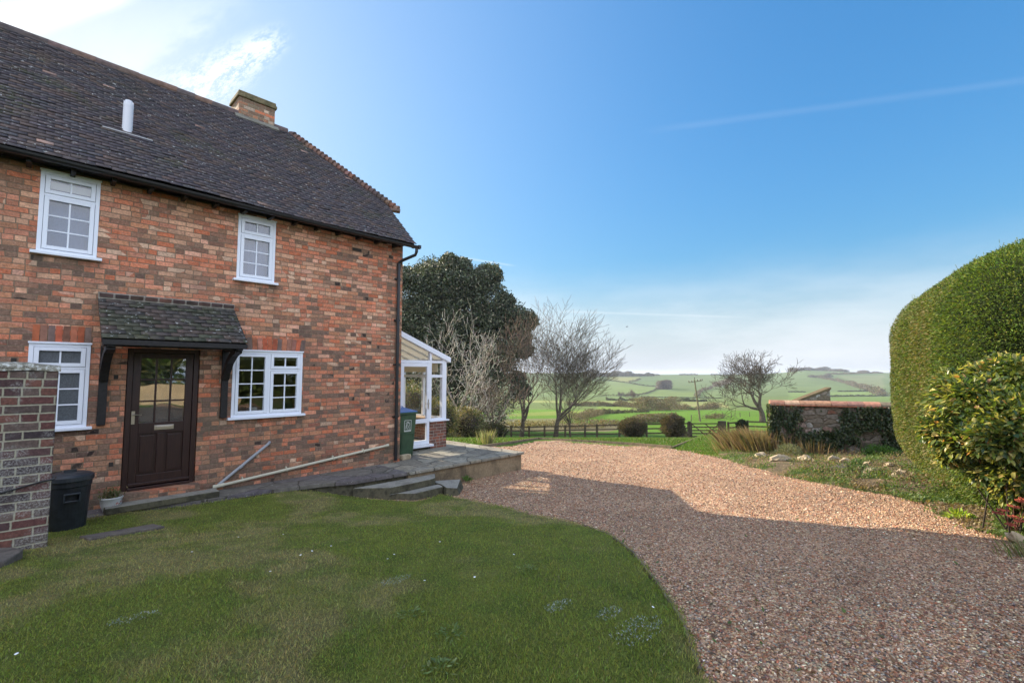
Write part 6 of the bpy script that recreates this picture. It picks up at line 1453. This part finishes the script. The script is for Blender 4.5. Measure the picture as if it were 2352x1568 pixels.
for X, Y in ((745, 1125), (775, 1105), (850, 1080), (905, 1045), (930, 1035), (965, 1048), (845, 1150), (885, 1178), (1010, 1120), (1040, 1060), (1090, 1090), (820, 1200)):
    px, py = at4(X, Y); zz_ = 4.85 + random.uniform(-.1, .1); l = (px - 1176) / F * zz_; x, y = lat_xy(zz_, l); zc = (856 - py) / F * zz_
    bb = Vector((sx + random.gauss(0, .04), sy2 + random.gauss(0, .04), sg - .02)); b.tube([bb, bb.lerp(Vector((x, y, zc)), .6) + Vector((0, 0, .03)), (x, y, zc)], [.005, .004, .003], 5)
    for k in range(26): aa = random.uniform(0, 6.28); rr_ = .042 * math.sqrt(random.random()); hb.cc = tuple(pal(1, [(.30, .06, .035), (.22, .05, .035), (.38, .10, .05)])[0]); hb.obox((x + rr_ * math.cos(aa), y + rr_ * math.sin(aa), zc + random.uniform(0, .012)), (.007, .002, 0), (0, .007, .002), (.001, 0, .006))
b.build('stems', M['plain_attr'], sed); hb.build('flower_heads', M['plain_attr'], sed)
tuft('strap_leaved_plant', 'arching thin green and straw leaves at the lower right edge beside the gravel', 2365, 1282, 200, .17, .35, .006, [(.14, .20, .06), (.26, .22, .12)], 'plant', .9)
tuft('grass_tuft', 'pale withered grass tuft growing at the back of the terrace', 1120, 1019, 260, .6, .5, .012, [(.30, .28, .18), (.20, .22, .10)], 'grass tuft', .6)
# lawn weeds, pale lichen patches and daisies
for i, (px, py, lab) in enumerate([(1465, 1470, 'largest pale grey weed patch near the gravel side of the lawn'), (908, 1350, 'pale grey weed patch in the middle of the lawn'), (1283, 1412, 'small pale weed patch right of the lawn centre'), (1398, 1433, 'pale weed patch just left of the largest one'), (304, 1447, 'small pale weed patch in the lower left of the lawn')]):
    x, y, g = at(px, py); n = 260 if i == 0 else 110; r_ = .16 if i == 0 else .085; a = rng.uniform(0, 6.283, n); rr_ = r_ * np.sqrt(rng.random(n))
    X_, Y_ = x + rr_ * np.cos(a) * 1.5, y + rr_ * np.sin(a) * .7; P = np.stack([X_, Y_, lawn_z(X_, Y_) + .022 + rng.random(n) * .015], 1)
    V, Fq, c = leaf_mesh(P, .008, .0028, col=pal(n, [(.24, .28, .25), (.18, .23, .18), (.34, .37, .35)]), flat=2); tag(link_mesh('weed_patch', V, Fq, M['leaf'], None, col=c), lab, 'weeds', 'pale weed patches in the lawn')
for i, (px, py, lab) in enumerate([(1010, 1560, 'dark green weed clump at the bottom edge of the lawn'), (940, 1430, 'green weed rosette below the lawn centre'), (1035, 1480, 'green weed rosette left of the pale patches'), (1210, 1325, 'small green weed rosette in the upper right of the lawn')]):
    x, y, g = at(px, py); P, d_ = ell_points(110, (x, y, float(lawn_z(x, y)) + .01), (.09, .09, .035), .3, .3, i, zcut=0); V, Fq, c = leafy(P, d_, .016, .005, [(.13, .19, .06), (.17, .22, .08)], None); tag(link_mesh('weed_clump', V, Fq, M['leaf'], None, col=c), lab, 'weeds', 'green weeds in the lawn')
dv = MB(); dcol = simple('daisy_white', (.8, .8, .78), .6); first = None
for px, py in ((440, 1283), (547, 1247), (690, 1290), (760, 1268), (905, 1290), (890, 1300), (1010, 1262), (1090, 1345), (975, 1350), (1500, 1415), (36, 1531), (650, 1240), (1180, 1290), (620, 1330), (716, 1280)):
    x, y, g = at(px, py)
    if not bool(inside(np.array(x), np.array(y), LAWN)): continue
    if first is None:
        b = MB(); b.lathe([(.002, 0), (.008, .002), (.009, .004), (.003, .006)], (0, 0, 0), 10); first = b.build('daisy', dcol); o = first
    else: o = first.copy(); COL.objects.link(o)
    o.location = (x, y, float(lawn_z(x, y)) + .022); o.rotation_euler = (random.uniform(-.4, .4), random.uniform(-.4, .4), 0); tag(o, 'tiny white daisy open in the mown grass of the lawn', 'daisy', 'daisies in the lawn')
# bird
bx, by = lat_xy(70, (1441 - 1176) / F * 70); bzz = (856 - 750) / F * 70
b = MB(); b.tube([(bx - .16, by + .1, bzz), (bx - .05, by + .03, bzz + .02), (bx + .08, by - .05, bzz + .02), (bx + .16, by - .1, bzz + .03)], [.01, .05, .05, .015], 8)
b.add([(bx - .02, by, bzz + .04), (bx + .05, by, bzz + .04), (bx + .25, by + .25, bzz + .12), (bx + .30, by + .30, bzz + .12)], [(0, 1, 2, 3)]); b.add([(bx - .02, by, bzz + .04), (bx + .05, by, bzz + .04), (bx - .15, by - .3, bzz + .10), (bx - .20, by - .32, bzz + .10)], [(0, 1, 2, 3)])
tag(b.build('bird', M['black']), 'tiny dark bird flying over the valley', 'bird')

# ================================================================== BEHIND THE CAMERA: what the panes of the house mirror
for i, (x, y, r_, h_, lab) in enumerate([(-3, -9.5, 3.0, 2.6, 'broad leafy hedge bush behind the photographer, left'), (2.5, -10, 3.0, 3.0, 'tallest leafy bush behind the photographer'), (8, -9, 2.6, 2.4, 'leafy bush behind the photographer, toward the drive'), (13, -9.5, 3.0, 2.8, 'leafy bush behind the photographer beyond the drive')]):
    g = float(G(x, y)); bush('hedge_bush', lab, (x, y, g + h_ * .75), (r_, 1.6, h_), 4500, .16, .07, [(.10, .15, .04), (.16, .17, .06), (.07, .10, .03)], None, .8, group='bushes behind the photographer', seed=i + 60, lump=.4)
b = MB(); b.box(3.2, 6.8, -8.0, -7.9, -1.9, -.5); tag(b.build('board_fence', simple('pale_boards', (.42, .33, .22), .8, .2, nscale=4)), 'pale board fence in front of the bushes behind the photographer', 'fence')

# ================================================================== AIR
hz = MB(); hz.box(-2600, 9500, -2600, 9500, -70, 21)
m, t, out = new_mat('haze'); pv = t.N.new('ShaderNodeVolumePrincipled'); pv.inputs['Color'].default_value = (.80, .88, 1.0, 1); pv.inputs['Density'].default_value = .00015; pv.inputs['Anisotropy'].default_value = .2
t.L.new(pv.outputs[0], out.inputs['Volume'])
hzo = hz.build('haze', m); tag(hzo, kind='stuff')
